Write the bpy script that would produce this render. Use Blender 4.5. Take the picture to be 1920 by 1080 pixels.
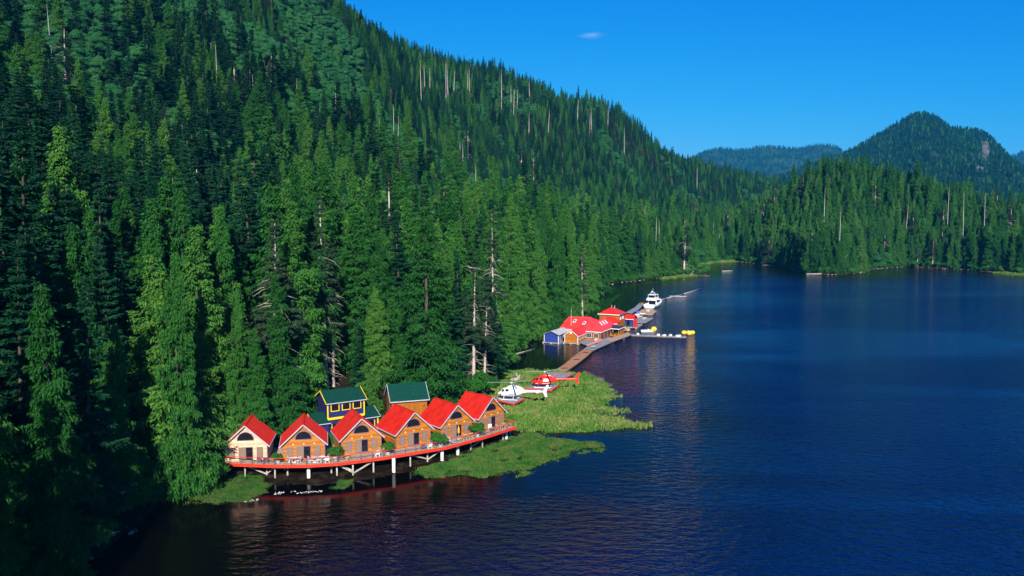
import bpy, bmesh, math, random
import numpy as np
from mathutils import Vector, Matrix

for o in list(bpy.data.objects):
    bpy.data.objects.remove(o)
SC = bpy.context.scene
COL = SC.collection
rng = np.random.default_rng(7)
random.seed(7)

# ------------------------------------------------------------------ camera
CAM_H = 40.0
FPX = 1493.0                      # focal length in pixels of a 1920 wide frame (28 mm)
PITCH = math.atan(140.0 / FPX)
cam_d = bpy.data.cameras.new('camera')
cam_d.sensor_width = 36.0
cam_d.lens = 36.0 * FPX / 1920.0
cam_d.clip_start = 0.5
cam_d.clip_end = 60000.0
cam = bpy.data.objects.new('camera', cam_d)
COL.objects.link(cam)
cam.location = (0, 0, CAM_H)
cam.rotation_euler = (math.pi / 2 - PITCH, 0, 0)
SC.camera = cam

# ------------------------------------------------------------------ sky and sun
SUN_EL = math.radians(30.0)
SUN_AZ = math.radians(4.0)        # 0 = straight behind the camera, positive = from its right
S_DIR = Vector((math.sin(SUN_AZ) * math.cos(SUN_EL), -math.cos(SUN_AZ) * math.cos(SUN_EL), math.sin(SUN_EL)))
world = bpy.data.worlds.new('World')
SC.world = world
world.use_nodes = True
wn = world.node_tree.nodes
wl = world.node_tree.links
bg = wn['Background']
sky = wn.new('ShaderNodeTexSky')
sky.sky_type = 'NISHITA'
sky.sun_disc = False
sky.sun_elevation = SUN_EL
sky.sun_rotation = math.atan2(S_DIR.x, S_DIR.y)
sky.altitude = 0
sky.air_density = 1.3
sky.dust_density = 0.0
sky.ozone_density = 4.0
# the clear, dry air keeps its blue down to the skyline
wtc = wn.new('ShaderNodeTexCoord'); wsp = wn.new('ShaderNodeSeparateXYZ'); wcb = wn.new('ShaderNodeCombineXYZ'); wma = wn.new('ShaderNodeMath')
wma.operation = 'MULTIPLY_ADD'; wma.inputs[1].default_value = 0.86; wma.inputs[2].default_value = 0.06
wl.new(wtc.outputs['Generated'], wsp.inputs[0]); wl.new(wsp.outputs[0], wcb.inputs[0]); wl.new(wsp.outputs[1], wcb.inputs[1])
wl.new(wsp.outputs[2], wma.inputs[0]); wl.new(wma.outputs[0], wcb.inputs[2]); wl.new(wcb.outputs[0], sky.inputs[0])
# film-like deep blue: each colour channel of the sky gets its own gentle curve
ssp = wn.new('ShaderNodeSeparateColor'); scb = wn.new('ShaderNodeCombineColor')
wl.new(sky.outputs[0], ssp.inputs[0])
for ch, (cap, pw, gain) in enumerate(((7.0, 4.2, 0.0012), (9.0, 1.35, 0.305), (9.0, 0.55, 2.45))):
    a_ = wn.new('ShaderNodeMath'); a_.operation = 'MINIMUM'; a_.inputs[1].default_value = cap; wl.new(ssp.outputs[ch], a_.inputs[0])
    b_ = wn.new('ShaderNodeMath'); b_.operation = 'POWER'; b_.inputs[1].default_value = pw; wl.new(a_.outputs[0], b_.inputs[0])
    c_ = wn.new('ShaderNodeMath'); c_.operation = 'MULTIPLY'; c_.inputs[1].default_value = gain; wl.new(b_.outputs[0], c_.inputs[0]); wl.new(c_.outputs[0], scb.inputs[ch])
wl.new(scb.outputs[0], bg.inputs[0])
bg.inputs[1].default_value = 0.074
sun_d = bpy.data.lights.new('sun', 'SUN')
sun_d.energy = 5.0
sun_d.angle = math.radians(0.5)
sun_d.color = (1.0, 0.93, 0.80)
sun = bpy.data.objects.new('sun', sun_d)
COL.objects.link(sun)
sun.location = (-20, -150, 120)
sun.rotation_euler = (-S_DIR).to_track_quat('-Z', 'Y').to_euler()
SC.view_settings.view_transform = 'Standard'
SC.view_settings.look = 'None'
SC.view_settings.exposure = 0.75
SC.view_settings.gamma = 1.0
SC.view_settings.use_curve_mapping = False
SC.render.engine = 'CYCLES'
cy = SC.cycles
cy.max_bounces = 5
cy.diffuse_bounces = 2
cy.glossy_bounces = 3
cy.transmission_bounces = 3
cy.volume_bounces = 0
cy.transparent_max_bounces = 6
cy.use_denoising = True

# ------------------------------------------------------------------ helpers
def ray(u, v):
    a = (u - 960.0) / FPX
    b = (540.0 - v) / FPX
    c, s = math.cos(PITCH), math.sin(PITCH)
    return a, c + b * s, -s + b * c

def at(u, v, z=0.0):
    """the place on the level plane at height z that a spot of the photograph shows"""
    x, y, w = ray(u, v)
    t = (z - CAM_H) / w
    return Vector((x * t, y * t, z))

def pix(u, v, Y):
    x, y, w = ray(u, v)
    t = Y / y
    return Vector((x * t, Y, CAM_H + w * t))

def tag(o, label=None, cat=None, group=None, kind=None):
    if label: o['label'] = label
    if cat: o['category'] = cat
    if group: o['group'] = group
    if kind: o['kind'] = kind
    return o

def empty(name, loc=(0, 0, 0), rz=0.0):
    o = bpy.data.objects.new(name, None)
    COL.objects.link(o)
    o.location = loc
    o.rotation_euler = (0, 0, rz)
    o.empty_display_size = 0.2
    return o

def np_mesh(name, V, quads=None, tris=None, mats=(), qmat=None, tmat=None, smooth=False):
    me = bpy.data.meshes.new(name)
    V = np.asarray(V, dtype=np.float32).reshape(-1, 3)
    nq = 0 if quads is None else len(quads)
    nt = 0 if tris is None else len(tris)
    me.vertices.add(len(V))
    me.vertices.foreach_set('co', V.ravel())
    idx = []
    if nq: idx.append(np.asarray(quads, dtype=np.int32).ravel())
    if nt: idx.append(np.asarray(tris, dtype=np.int32).ravel())
    idx = np.concatenate(idx)
    me.loops.add(len(idx))
    me.loops.foreach_set('vertex_index', idx)
    me.polygons.add(nq + nt)
    starts = np.concatenate([np.arange(nq) * 4, nq * 4 + np.arange(nt) * 3]).astype(np.int32)
    me.polygons.foreach_set('loop_start', starts)
    mi = np.zeros(nq + nt, dtype=np.int32)
    if qmat is not None: mi[:nq] = qmat
    if tmat is not None: mi[nq:] = tmat
    me.polygons.foreach_set('material_index', mi)
    for m in mats: me.materials.append(m)
    if smooth:
        me.polygons.foreach_set('use_smooth', np.ones(nq + nt, dtype=bool))
    me.update(calc_edges=True)
    me.validate()
    return me

def link(name, me, parent=None):
    o = bpy.data.objects.new(name, me)
    COL.objects.link(o)
    if parent is not None: o.parent = parent
    return o

# ------------------------------------------------------------------ materials
MATS = {}
def new_mat(name):
    m = bpy.data.materials.new(name)
    m.use_nodes = True
    MATS[name] = m
    return m, m.node_tree.nodes, m.node_tree.links, m.node_tree.nodes['Principled BSDF']

def noise_mat(name, c1, c2, scale=3.0, rough=0.7, spec=0.3, stretch=(1, 1, 1), bump=0.0, detail=5.0, metallic=0.0, c3=None, coord='Object', bdist=0.05):
    m, n, l, p = new_mat(name)
    tc = n.new('ShaderNodeTexCoord')
    mp = n.new('ShaderNodeMapping')
    mp.inputs['Scale'].default_value = stretch
    l.new(tc.outputs[coord], mp.inputs[0])
    nz = n.new('ShaderNodeTexNoise')
    nz.inputs['Scale'].default_value = scale
    nz.inputs['Detail'].default_value = detail
    nz.inputs['Roughness'].default_value = 0.62
    l.new(mp.outputs[0], nz.inputs['Vector'])
    cr = n.new('ShaderNodeValToRGB')
    cr.color_ramp.elements[0].position = 0.32
    cr.color_ramp.elements[1].position = 0.68
    cr.color_ramp.elements[0].color = (*c1, 1)
    cr.color_ramp.elements[1].color = (*c2, 1)
    if c3:
        e = cr.color_ramp.elements.new(0.5)
        e.color = (*c3, 1)
    l.new(nz.outputs['Fac'], cr.inputs[0])
    l.new(cr.outputs[0], p.inputs['Base Color'])
    p.inputs['Roughness'].default_value = rough
    p.inputs['Specular IOR Level'].default_value = spec
    p.inputs['Metallic'].default_value = metallic
    if bump:
        b = n.new('ShaderNodeBump')
        b.inputs['Strength'].default_value = bump
        b.inputs['Distance'].default_value = bdist
        l.new(nz.outputs['Fac'], b.inputs['Height'])
        l.new(b.outputs[0], p.inputs['Normal'])
    return m

def foliage_mat(name, dark, mid, light, trans=0.22, hue=0.03):
    """leaf colour varies from tree to tree and from spray to spray"""
    m, n, l, p = new_mat(name)
    n.remove(p)
    out = n['Material Output']
    oi = n.new('ShaderNodeObjectInfo')
    ge = n.new('ShaderNodeNewGeometry')
    mx = n.new('ShaderNodeMath'); mx.operation = 'MULTIPLY_ADD'
    l.new(oi.outputs['Random'], mx.inputs[0]); mx.inputs[1].default_value = 0.62
    sc = n.new('ShaderNodeMath'); sc.operation = 'MULTIPLY'
    l.new(ge.outputs['Random Per Island'], sc.inputs[0]); sc.inputs[1].default_value = 0.38
    l.new(sc.outputs[0], mx.inputs[2])
    cr = n.new('ShaderNodeValToRGB')
    cr.color_ramp.elements[0].position = 0.0
    cr.color_ramp.elements[1].position = 1.0
    cr.color_ramp.elements[0].color = (*dark, 1)
    cr.color_ramp.elements[1].color = (*light, 1)
    e = cr.color_ramp.elements.new(0.5); e.color = (*mid, 1)
    l.new(mx.outputs[0], cr.inputs[0])
    df = n.new('ShaderNodeBsdfDiffuse')
    tr = n.new('ShaderNodeBsdfTranslucent')
    ms = n.new('ShaderNodeMixShader'); ms.inputs[0].default_value = trans
    l.new(cr.outputs[0], df.inputs[0]); l.new(cr.outputs[0], tr.inputs[0])
    l.new(df.outputs[0], ms.inputs[1]); l.new(tr.outputs[0], ms.inputs[2])
    l.new(ms.outputs[0], out.inputs[0])
    return m

M_CEDAR = foliage_mat('cedar_foliage', (0.011, 0.060, 0.015), (0.032, 0.138, 0.024), (0.088, 0.215, 0.034), 0.22)
M_SPRUCE = foliage_mat('spruce_foliage', (0.006, 0.036, 0.018), (0.012, 0.066, 0.030), (0.026, 0.105, 0.040), 0.15)
M_OLD = foliage_mat('old_spruce_foliage', (0.016, 0.044, 0.024), (0.030, 0.070, 0.036), (0.056, 0.084, 0.044), 0.12)
M_ALDER = foliage_mat('alder_foliage', (0.018, 0.095, 0.034), (0.030, 0.135, 0.042), (0.048, 0.170, 0.046), 0.22)
M_SHRUB = foliage_mat('shrub_foliage', (0.016, 0.085, 0.012), (0.03, 0.135, 0.02), (0.06, 0.19, 0.03), 0.25)
M_BARK = noise_mat('bark', (0.03, 0.024, 0.02), (0.11, 0.09, 0.075), 2.2, 0.9, 0.1, (1, 1, 0.25), 0.6)
M_PALEBARK = noise_mat('pale_bark', (0.26, 0.21, 0.18), (0.56, 0.49, 0.43), 1.5, 0.9, 0.1, (1, 1, 0.22), 0.5)
M_SNAG = noise_mat('bleached_wood', (0.17, 0.16, 0.15), (0.46, 0.43, 0.40), 1.2, 0.9, 0.1, (1, 1, 0.15), 0.4)
M_DUFF = noise_mat('forest_floor', (0.010, 0.016, 0.006), (0.030, 0.040, 0.014), 0.25, 0.95, 0.05, (1, 1, 1), 0.8, 8, c3=(0.018, 0.014, 0.008), bdist=0.6)

# ------------------------------------------------------------------ terrain
def poly_sd(P, X, Y):
    """signed distance to a closed polygon, positive inside"""
    P = np.asarray(P, float)
    Q = np.roll(P, -1, 0)
    d2 = np.full(X.shape, 1e18)
    inside = np.zeros(X.shape, bool)
    for (x0, y0), (x1, y1) in zip(P, Q):
        ex, ey = x1 - x0, y1 - y0
        t = np.clip(((X - x0) * ex + (Y - y0) * ey) / (ex * ex + ey * ey + 1e-9), 0, 1)
        d2 = np.minimum(d2, (X - x0 - t * ex) ** 2 + (Y - y0 - t * ey) ** 2)
        c = ((y0 > Y) != (y1 > Y)) & (X < (x1 - x0) * (Y - y0) / (y1 - y0 + 1e-12) + x0)
        inside ^= c
    return np.where(inside, 1, -1) * np.sqrt(d2)

def fbm(X, Y, scale, seed, octs=4):
    r = np.random.default_rng(seed)
    out = np.zeros(np.shape(X)); amp = 1.0
    for o in range(octs):
        for k in range(3):
            a = r.uniform(0, 2 * math.pi); ph = r.uniform(0, 6.28, 2)
            fx = math.cos(a) / scale; fy = math.sin(a) / scale
            out += amp / 3 * np.sin(6.28 * (X * fx + Y * fy) + ph[0] + 1.3 * np.sin(6.28 * (Y * fx - X * fy) * 0.7 + ph[1]))
        amp *= 0.5; scale *= 0.5
    return out

shore_px = [(-90, 1160), (130, 1085), (235, 1000), (305, 940), (370, 910), (430, 897), (520, 893), (640, 886), (720, 876),
            (780, 865), (850, 848), (915, 822), (938, 800), (930, 760), (915, 730), (925, 706), (945, 684), (952, 658), (985, 638),
            (1010, 624), (1040, 612), (1070, 601), (1098, 586), (1116, 562), (1124, 541), (1150, 531), (1200, 526), (1262, 518),
            (1296, 514), (1302, 504), (1306, 497), (1330, 492), (1374, 488.5), (1392, 491), (1430, 495), (1470, 502), (1508, 511),
            (1556, 515), (1604, 514), (1632, 505), (1700, 500), (1760, 503), (1806, 505), (1850, 509), (1925, 515), (2050, 518),
            (2300, 528)]
SHORE = [(-95, -160), (-62, -30), (-40, 20), (-40, 48), (-46, 66)] + [tuple(at(u, v)[:2]) for u, v in shore_px] + [(700, 560), (1500, 700), (1500, 1900), (-1100, 1900), (-1100, -160)]

ctrl = []
def cpt(u, v, Y, tree): p = pix(u, v, Y); ctrl.append((p.x, p.y, p.z - tree))
for u, v, Y in [(640, -4, 620), (700, 50, 680), (740, 84, 720), (790, 96, 770), (850, 122, 815), (920, 118, 860), (1000, 150, 920), (1080, 184, 980), (1140, 190, 1020), (1190, 218, 1040),
                (1240, 284, 1100), (1330, 305, 1250), (1440, 328, 1400), (500, -100, 600), (300, -220, 560), (0, -340, 520), (-300, -400, 450)]:
    cpt(u, v, Y, 14)
for u, v, Y in [(450, 20, 430), (560, 100, 430), (680, 185, 425), (780, 248, 420), (860, 300, 415), (930, 338, 410)]:
    cpt(u, v, Y, 15)
ctrl += [(*pix(560, 400, 505)[:2], 112), (*pix(680, 400, 505)[:2], 80), (*pix(780, 400, 500)[:2], 55), (*pix(860, 400, 490)[:2], 38)]
for u, v, Y in [(0, 200, 190), (0, 60, 270), (200, 60, 330), (900, 335, 530), (900, 240, 660), (1000, 365, 530), (1000, 275, 690), (1140, 300, 760), (1140, 372, 620), (1240, 352, 800),
                (1300, 400, 720), (1400, 402, 850), (1580, 282, 640), (1500, 290, 640), (1650, 300, 640), (1720, 328, 640), (1810, 350, 650), (1920, 380, 660), (1240, 318, 960), (1850, 405, 1250), (1650, 390, 1250), (2200, 390, 680), (1580, 398, 900), (1850, 400, 950), (2300, 400, 1000),
                (700, 300, 330), (850, 350, 330), (500, 260, 300), (350, 250, 250)]:
    cpt(u, v, Y, 27)
for p in SHORE[1:52]: ctrl.append((p[0], p[1], 1.5))
for (u, v, z) in [(640, 800, 2.6), (765, 775, 2.6), (850, 740, 2.4), (560, 800, 2.8), (700, 730, 4.5), (880, 715, 2.2)]:
    p = at(u, v, z); ctrl.append((p.x, p.y, z))
ctrl += [(-150, 60, 45), (-130, -60, 40), (-300, 100, 130), (-600, 200, 260), (-900, 900, 250), (-300, 1100, 120), (0, 1500, 60), (600, 1600, 20), (1200, 1500, 20), (1200, 900, 20), (-1000, 0, 260), (-1000, 1700, 150)]
ctrl = np.array(ctrl)
def _solve():
    P = ctrl[:, :2]; n = len(P)
    D = np.linalg.norm(P[:, None] - P[None], axis=2)
    A = np.zeros((n + 3, n + 3))
    A[:n, :n] = -D + np.eye(n) * 1.0
    A[:n, n] = 1; A[:n, n + 1:] = P; A[n, :n] = 1; A[n + 1:, :n] = P.T
    b = np.zeros(n + 3); b[:n] = ctrl[:, 2]
    return np.linalg.solve(A, b)
_w = _solve()
def ground(X, Y):
    X = np.asarray(X, float); Y = np.asarray(Y, float)
    sh = X.shape; x = X.ravel(); y = Y.ravel()
    h = np.empty(len(x))
    for s in range(0, len(x), 20000):
        D = np.hypot(x[s:s + 20000, None] - ctrl[None, :, 0], y[s:s + 20000, None] - ctrl[None, :, 1])
        h[s:s + 20000] = -D @ _w[:-3] + _w[-3] + _w[-2] * x[s:s + 20000] + _w[-1] * y[s:s + 20000]
    h = h.reshape(sh)
    sd = poly_sd(SHORE, X, Y)
    far = np.clip((sd - 25) / 120, 0, 1)
    h = h + far * (fbm(X, Y, 160, 3) * 4.0 + fbm(X, Y, 45, 5) * 1.6)
    shore = 0.1 + 0.28 * sd + 1.2 * np.clip(sd - 14, 0, None) + 0.06 * np.sin(X * 0.9) * np.sin(Y * 0.8)
    return np.where(sd > 0, np.minimum(np.maximum(h, 0.5), shore), np.maximum(0.3 * sd, -4.0)), sd

gx = np.arange(-640, 1000, 7.0); gy = np.arange(-100, 1760, 7.0)
GX, GY = np.meshgrid(gx, gy)
GZ, GSD = ground(GX, GY)
nx, ny = len(gx), len(gy)
ii = (np.arange(ny - 1)[:, None] * nx + np.arange(nx - 1)[None]).ravel()
quads = np.stack([ii, ii + 1, ii + nx + 1, ii + nx], 1)
zmax = np.max(GZ.ravel()[quads], 1)
quads = quads[zmax > -3.5]
terrain = link('hillside', np_mesh('hillside', np.stack([GX, GY, GZ], -1).reshape(-1, 3), quads, mats=[M_DUFF], smooth=True))
tag(terrain, kind='structure')

def zsample(x, y):
    fx = np.clip((np.asarray(x) - gx[0]) / 7.0, 0, nx - 1.001); fy = np.clip((np.asarray(y) - gy[0]) / 7.0, 0, ny - 1.001)
    i = fx.astype(int); j = fy.astype(int); a = fx - i; b = fy - j
    return (GZ[j, i] * (1 - a) * (1 - b) + GZ[j, i + 1] * a * (1 - b) + GZ[j + 1, i] * (1 - a) * b + GZ[j + 1, i + 1] * a * b)
# ------------------------------------------------------------------ water
wm, n, l, p = new_mat('sea_water')
p.inputs['Base Color'].default_value = (0.0002, 0.005, 0.030, 1)
p.inputs['IOR'].default_value = 1.33
p.inputs['Roughness'].default_value = 0.09
tc = n.new('ShaderNodeTexCoord')
def wnoise(scale, stretch, detail, rot=0.0, dist=0.0):
    mp = n.new('ShaderNodeMapping'); mp.inputs['Scale'].default_value = stretch; mp.inputs['Rotation'].default_value = (0, 0, rot)
    l.new(tc.outputs['Object'], mp.inputs[0])
    z = n.new('ShaderNodeTexNoise'); z.inputs['Scale'].default_value = scale; z.inputs['Detail'].default_value = detail
    z.inputs['Distortion'].default_value = dist
    l.new(mp.outputs[0], z.inputs['Vector'])
    return z.outputs['Fac']
att = n.new('ShaderNodeAttribute'); att.attribute_name = 'chop'
a1 = wnoise(0.6, (0.75, 1.35, 1), 3, 0.25)
a2 = wnoise(1.7, (0.7, 1.4, 1), 2, -0.2)
patch = wnoise(0.014, (0.5, 1.6, 1), 3, 0.15, 0.9)
pr = n.new('ShaderNodeMapRange'); pr.inputs[1].default_value = 0.38; pr.inputs[2].default_value = 0.62; pr.inputs[3].default_value = 0.32; pr.inputs[4].default_value = 1.15
l.new(patch, pr.inputs[0])
s2 = n.new('ShaderNodeMath'); s2.operation = 'MULTIPLY_ADD'; l.new(a2, s2.inputs[0]); s2.inputs[1].default_value = 0.35; l.new(a1, s2.inputs[2])
st = n.new('ShaderNodeMath'); st.operation = 'MULTIPLY'; l.new(att.outputs['Fac'], st.inputs[0]); l.new(pr.outputs[0], st.inputs[1])
# tannin-brown in the shallows of the wooded shore, blue over deep water
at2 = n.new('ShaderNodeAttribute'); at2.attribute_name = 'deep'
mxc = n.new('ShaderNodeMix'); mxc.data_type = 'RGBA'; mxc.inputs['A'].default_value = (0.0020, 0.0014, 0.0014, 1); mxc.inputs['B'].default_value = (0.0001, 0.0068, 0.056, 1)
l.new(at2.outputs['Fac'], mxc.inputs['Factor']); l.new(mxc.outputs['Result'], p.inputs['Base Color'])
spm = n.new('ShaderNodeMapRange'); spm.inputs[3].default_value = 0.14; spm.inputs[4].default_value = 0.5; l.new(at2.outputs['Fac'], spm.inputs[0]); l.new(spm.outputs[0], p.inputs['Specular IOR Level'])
bp = n.new('ShaderNodeBump'); bp.inputs['Distance'].default_value = 1.0
l.new(st.outputs[0], bp.inputs['Strength']); l.new(s2.outputs[0], bp.inputs['Height'])
l.new(bp.outputs[0], p.inputs['Normal'])
wx = np.concatenate([[-30000, -6000, -1500], np.arange(-200, 760, 10.0), [1500, 6000, 30000]])
wy = np.concatenate([[-30000, -3000, -400], np.arange(-100, 760, 10.0), [1500, 6000, 40000]])
WX, WY = np.meshgrid(wx, wy)
wsd = -poly_sd(SHORE, WX, WY)
a, b = len(wx), len(wy)
ii = (np.arange(b - 1)[:, None] * a + np.arange(a - 1)[None]).ravel()
wme = np_mesh('sea', np.stack([WX, WY, WX * 0], -1).reshape(-1, 3), np.stack([ii, ii + 1, ii + a + 1, ii + a], 1), mats=[wm])
# the lee of the wooded shore lies calm, the open water is ruffled by wind
lee = np.clip((wsd - 10) / 34.0, 0, 1)
lee = lee * lee * (3 - 2 * lee)
near = np.clip((WY - 60) / 140.0, 0, 1)
chop = 0.03 + 0.97 * lee
ca = wme.attributes.new('chop', 'FLOAT', 'POINT')
ca.data.foreach_set('value', chop.ravel().astype(np.float32))
da = wme.attributes.new('deep', 'FLOAT', 'POINT')
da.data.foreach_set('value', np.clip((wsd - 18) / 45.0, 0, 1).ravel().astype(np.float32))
sea = tag(link('water', wme), kind='structure')

# ------------------------------------------------------------------ tree meshes
def tube_np(pts, radii, sides=6):
    pts = np.asarray(pts, float); k = len(pts)
    V = []; Q = []
    for i in range(k):
        d = pts[min(i + 1, k - 1)] - pts[max(i - 1, 0)]; d = d / (np.linalg.norm(d) + 1e-9)
        ref = np.array([1.0, 0, 0]) if abs(d[0]) < 0.9 else np.array([0, 1.0, 0])
        e1 = np.cross(d, ref); e1 /= np.linalg.norm(e1); e2 = np.cross(d, e1)
        for s in range(sides):
            an = 2 * math.pi * s / sides
            V.append(pts[i] + radii[i] * (math.cos(an) * e1 + math.sin(an) * e2))
    for i in range(k - 1):
        for s in range(sides):
            t = (s + 1) % sides
            Q.append((i * sides + s, i * sides + t, (i + 1) * sides + t, (i + 1) * sides + s))
    return np.array(V), np.array(Q)

def join_np(parts):
    V = []; Q = []; off = 0
    for v, q in parts:
        V.append(v); Q.append(np.asarray(q) + off); off += len(v)
    return np.concatenate(V), np.concatenate(Q)

def kites(P, D, N, ln, wd, sag):
    """leaf sprays: base P, direction D, side N"""
    tip = P + D * ln[:, None]; tip[:, 2] -= sag * ln
    mid = P + D * (0.5 * ln)[:, None]; mid[:, 2] -= 0.2 * sag * ln
    A = mid + N * (wd * 0.5)[:, None]; B = mid - N * (wd * 0.5)[:, None]
    A[:, 2] -= 0.12 * wd; B[:, 2] -= 0.12 * wd
    V = np.stack([P, A, tip, B], 1).reshape(-1, 3)
    Q = np.arange(len(P) * 4).reshape(-1, 4)
    return V, Q

def norm(a): return a / (np.linalg.norm(a, axis=-1, keepdims=True) + 1e-9)

def conifer(seed, H, R, base, nq, slen, swid, droop, style, stubs=0, gap=0.0):
    r = np.random.default_rng(seed)
    bend = r.normal(0, 0.012 * H, 2)
    def axis(z):
        t = z / H
        return np.stack([bend[0] * t * t, bend[1] * t * t, z], -1)
    tz = np.linspace(-1.5, H * 0.985, 9)
    r0 = (0.011 if style == 'old' else 0.0075) * H + 0.06
    tv, tq = tube_np(axis(tz), r0 * (1 - np.clip(tz / H, 0, 1)) ** 0.85 * np.where(tz < 0.5, 1.35, 1) + 0.03, 7)
    trunk = [(tv, tq)]
    nb = int(H * (14 if style == 'cedar' else 9.0))
    tt = r.uniform(0, 1, nb) ** (1.15 if style == 'cedar' else 1.0)
    if style != 'cedar':
        tt = (np.round(tt * H * (1 - base) / 0.85) * 0.85 + r.normal(0, 0.12, nb)) / (H * (1 - base)); tt = np.clip(tt, 0, 0.995)
    z = H * (base + (1 - base) * tt)
    phi = r.uniform(0, 2 * math.pi, nb)
    lob = 1 + 0.26 * np.sin(phi * 2 + r.uniform(0, 6) + z * 0.35) + 0.18 * np.sin(phi * 3 - z * 0.6 + r.uniform(0, 6))
    prof = np.minimum(1, 0.45 + tt * 5) * (1 - tt) ** (0.74 if style == 'cedar' else 0.92)
    L = np.maximum(R * prof * lob * r.uniform(0.5, 1.15, nb), 0.35 + 0.2 * (1 - tt))
    if style == 'cedar': gap = 0.08
    if gap: 
        keep = (np.sin(z * 0.9 + r.uniform(0, 6)) + np.sin(z * 0.37 + phi)) > (-1.2 if style == 'old' else -1.75) + gap * r.uniform(0, 2, nb)
        z, phi, L, tt = z[keep], phi[keep], L[keep], tt[keep]
    w = L + 0.25
    cnt = np.maximum(2, np.round(nq * w / w.sum())).astype(int)
    bi = np.repeat(np.arange(len(z)), cnt)
    s = r.uniform(0.04, 1.0, len(bi)) ** (0.55 if style == 'cedar' else 0.7)
    if style == 'old': s = r.uniform(0.35, 1.0, len(bi)) ** 0.8
    Lb = L[bi]; ph = phi[bi]; tb = tt[bi]
    rad = s * Lb
    up = {'cedar': -0.10, 'spruce': 0.10, 'old': 0.04}[style] + 0.5 * tb
    zz = z[bi] + up * rad - droop * rad * s * (1 - 0.5 * tb) + (0.16 * Lb * s ** 4 if style == 'cedar' else 0)
    er = np.stack([np.cos(ph), np.sin(ph), 0 * ph], 1); et = np.stack([-np.sin(ph), np.cos(ph), 0 * ph], 1)
    side = r.choice([-1, 1], len(bi))
    spread = (0.07 + 0.16 * (1 - s)) * Lb * r.uniform(0, 1, len(bi)) * side
    P = axis(zz) + er * rad[:, None] + et * spread[:, None]
    P += r.normal(0, 0.09, P.shape)
    if style == 'cedar': P[:, 2] -= r.exponential(0.32, len(P))
    be = r.uniform(0.3, 1.3, len(bi)) * side
    dn = r.uniform(0.1, 1.5, len(bi)) if style == 'cedar' else r.uniform(-0.25, 0.7, len(bi))
    D = norm(er * np.cos(be)[:, None] + et * np.sin(be)[:, None] + np.array([0, 0, -1.0]) * dn[:, None])
    up3 = norm(np.array([0, 0, 1.0]) + r.normal(0, 0.7, P.shape))
    N = norm(np.cross(D, up3))
    ln = slen * r.uniform(0.6, 1.35, len(bi)) * (0.75 + 0.25 * np.minimum(1, Lb / 2.5))
    V, Q = kites(P, D, N, ln, swid * r.uniform(0.7, 1.3, len(bi)), 0.25 if style == 'cedar' else 0.1)
    # leader
    for k in range(stubs):
        zk = H * (r.uniform(0.10, base + 0.35) if style == 'old' else r.uniform(0.08, max(base, 0.12) + 0.05)); pk = r.uniform(0, 6.28); lk = r.uniform(0.8, 3.4 if style == 'old' else 1.6)
        a0 = axis(np.array([zk]))[0]; dk = np.array([math.cos(pk), math.sin(pk), r.uniform(-0.5, 0.15)])
        trunk.append(tube_np([a0, a0 + dk * lk * 0.6, a0 + dk * lk + np.array([0, 0, -0.15 * lk])], [0.06, 0.04, 0.012], 3))
    return join_np(trunk), (V, Q)

def broadleaf(seed, H, R, nq, leaf):
    r = np.random.default_rng(seed)
    tz = np.linspace(-1, H * 0.7, 6)
    bend = r.normal(0, 0.5, 2)
    ax = np.stack([bend[0] * (tz / H) ** 2 * 2, bend[1] * (tz / H) ** 2 * 2, tz], -1)
    parts = [tube_np(ax, 0.22 * (1 - tz / H) + 0.04, 6)]
    nl = 11
    lc = []
    for k in range(nl):
        a = r.uniform(0, 6.28); q = r.uniform(0, 1) ** 0.6
        c = np.array([math.cos(a) * R * 0.6 * q, math.sin(a) * R * 0.6 * q, H * r.uniform(0.45, 0.86) - 0.12 * H * q])
        lc.append((c, R * r.uniform(0.34, 0.55)))
        parts.append(tube_np([ax[3], (ax[4] + c) / 2, c], [0.09, 0.06, 0.02], 4))
    per = nq // nl
    Ps = []; Ds = []
    for c, rr in lc:
        d = norm(r.normal(0, 1, (per, 3))); d[:, 2] = np.where(d[:, 2] < -0.25, -d[:, 2] * 0.6, d[:, 2])
        Ps.append(c + d * rr * (r.uniform(0.72, 1.08, per)[:, None]) * np.array([1, 1, 0.8])); Ds.append(d)
    P = np.concatenate(Ps); Dn = np.concatenate(Ds)
    D = norm(np.cross(Dn, r.normal(0, 1, P.shape)) + Dn * 0.35 + np.array([0, 0, -0.25]))
    N = norm(np.cross(D, Dn + r.normal(0, 0.35, P.shape)))
    V, Q = kites(P, D, N, leaf * r.uniform(0.6, 1.4, len(P)), leaf * 0.75 * r.uniform(0.7, 1.2, len(P)), 0.15)
    return join_np(parts), (V, Q)

def snag(seed, H):
    r = np.random.default_rng(seed)
    tz = np.linspace(-1.5, H, 7)
    b = r.normal(0, 0.25, 2)
    ax = np.stack([b[0] * (tz / H) ** 2, b[1] * (tz / H) ** 2, tz], -1)
    parts = [tube_np(ax, 0.34 * (1 - np.clip(tz / H, 0, 1)) ** 0.7 + 0.05, 6)]
    for k in range(r.integers(4, 12)):
        zk = H * r.uniform(0.35, 0.97); pk = r.uniform(0, 6.28); lk = r.uniform(0.4, 1.8)
        a0 = np.array([b[0] * (zk / H) ** 2, b[1] * (zk / H) ** 2, zk]); dk = np.array([math.cos(pk), math.sin(pk), r.uniform(-0.1, 0.6)])
        parts.append(tube_np([a0, a0 + dk * lk], [0.06, 0.015], 3))
    return join_np(parts)

def tree_pair(name, gen, leafm, barkm):
    (tv, tq), (cv, cq) = gen
    return (np_mesh(name + '_trunk', tv, tq, mats=[barkm], smooth=True), np_mesh(name + '_crown', cv, cq, mats=[leafm]))

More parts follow.
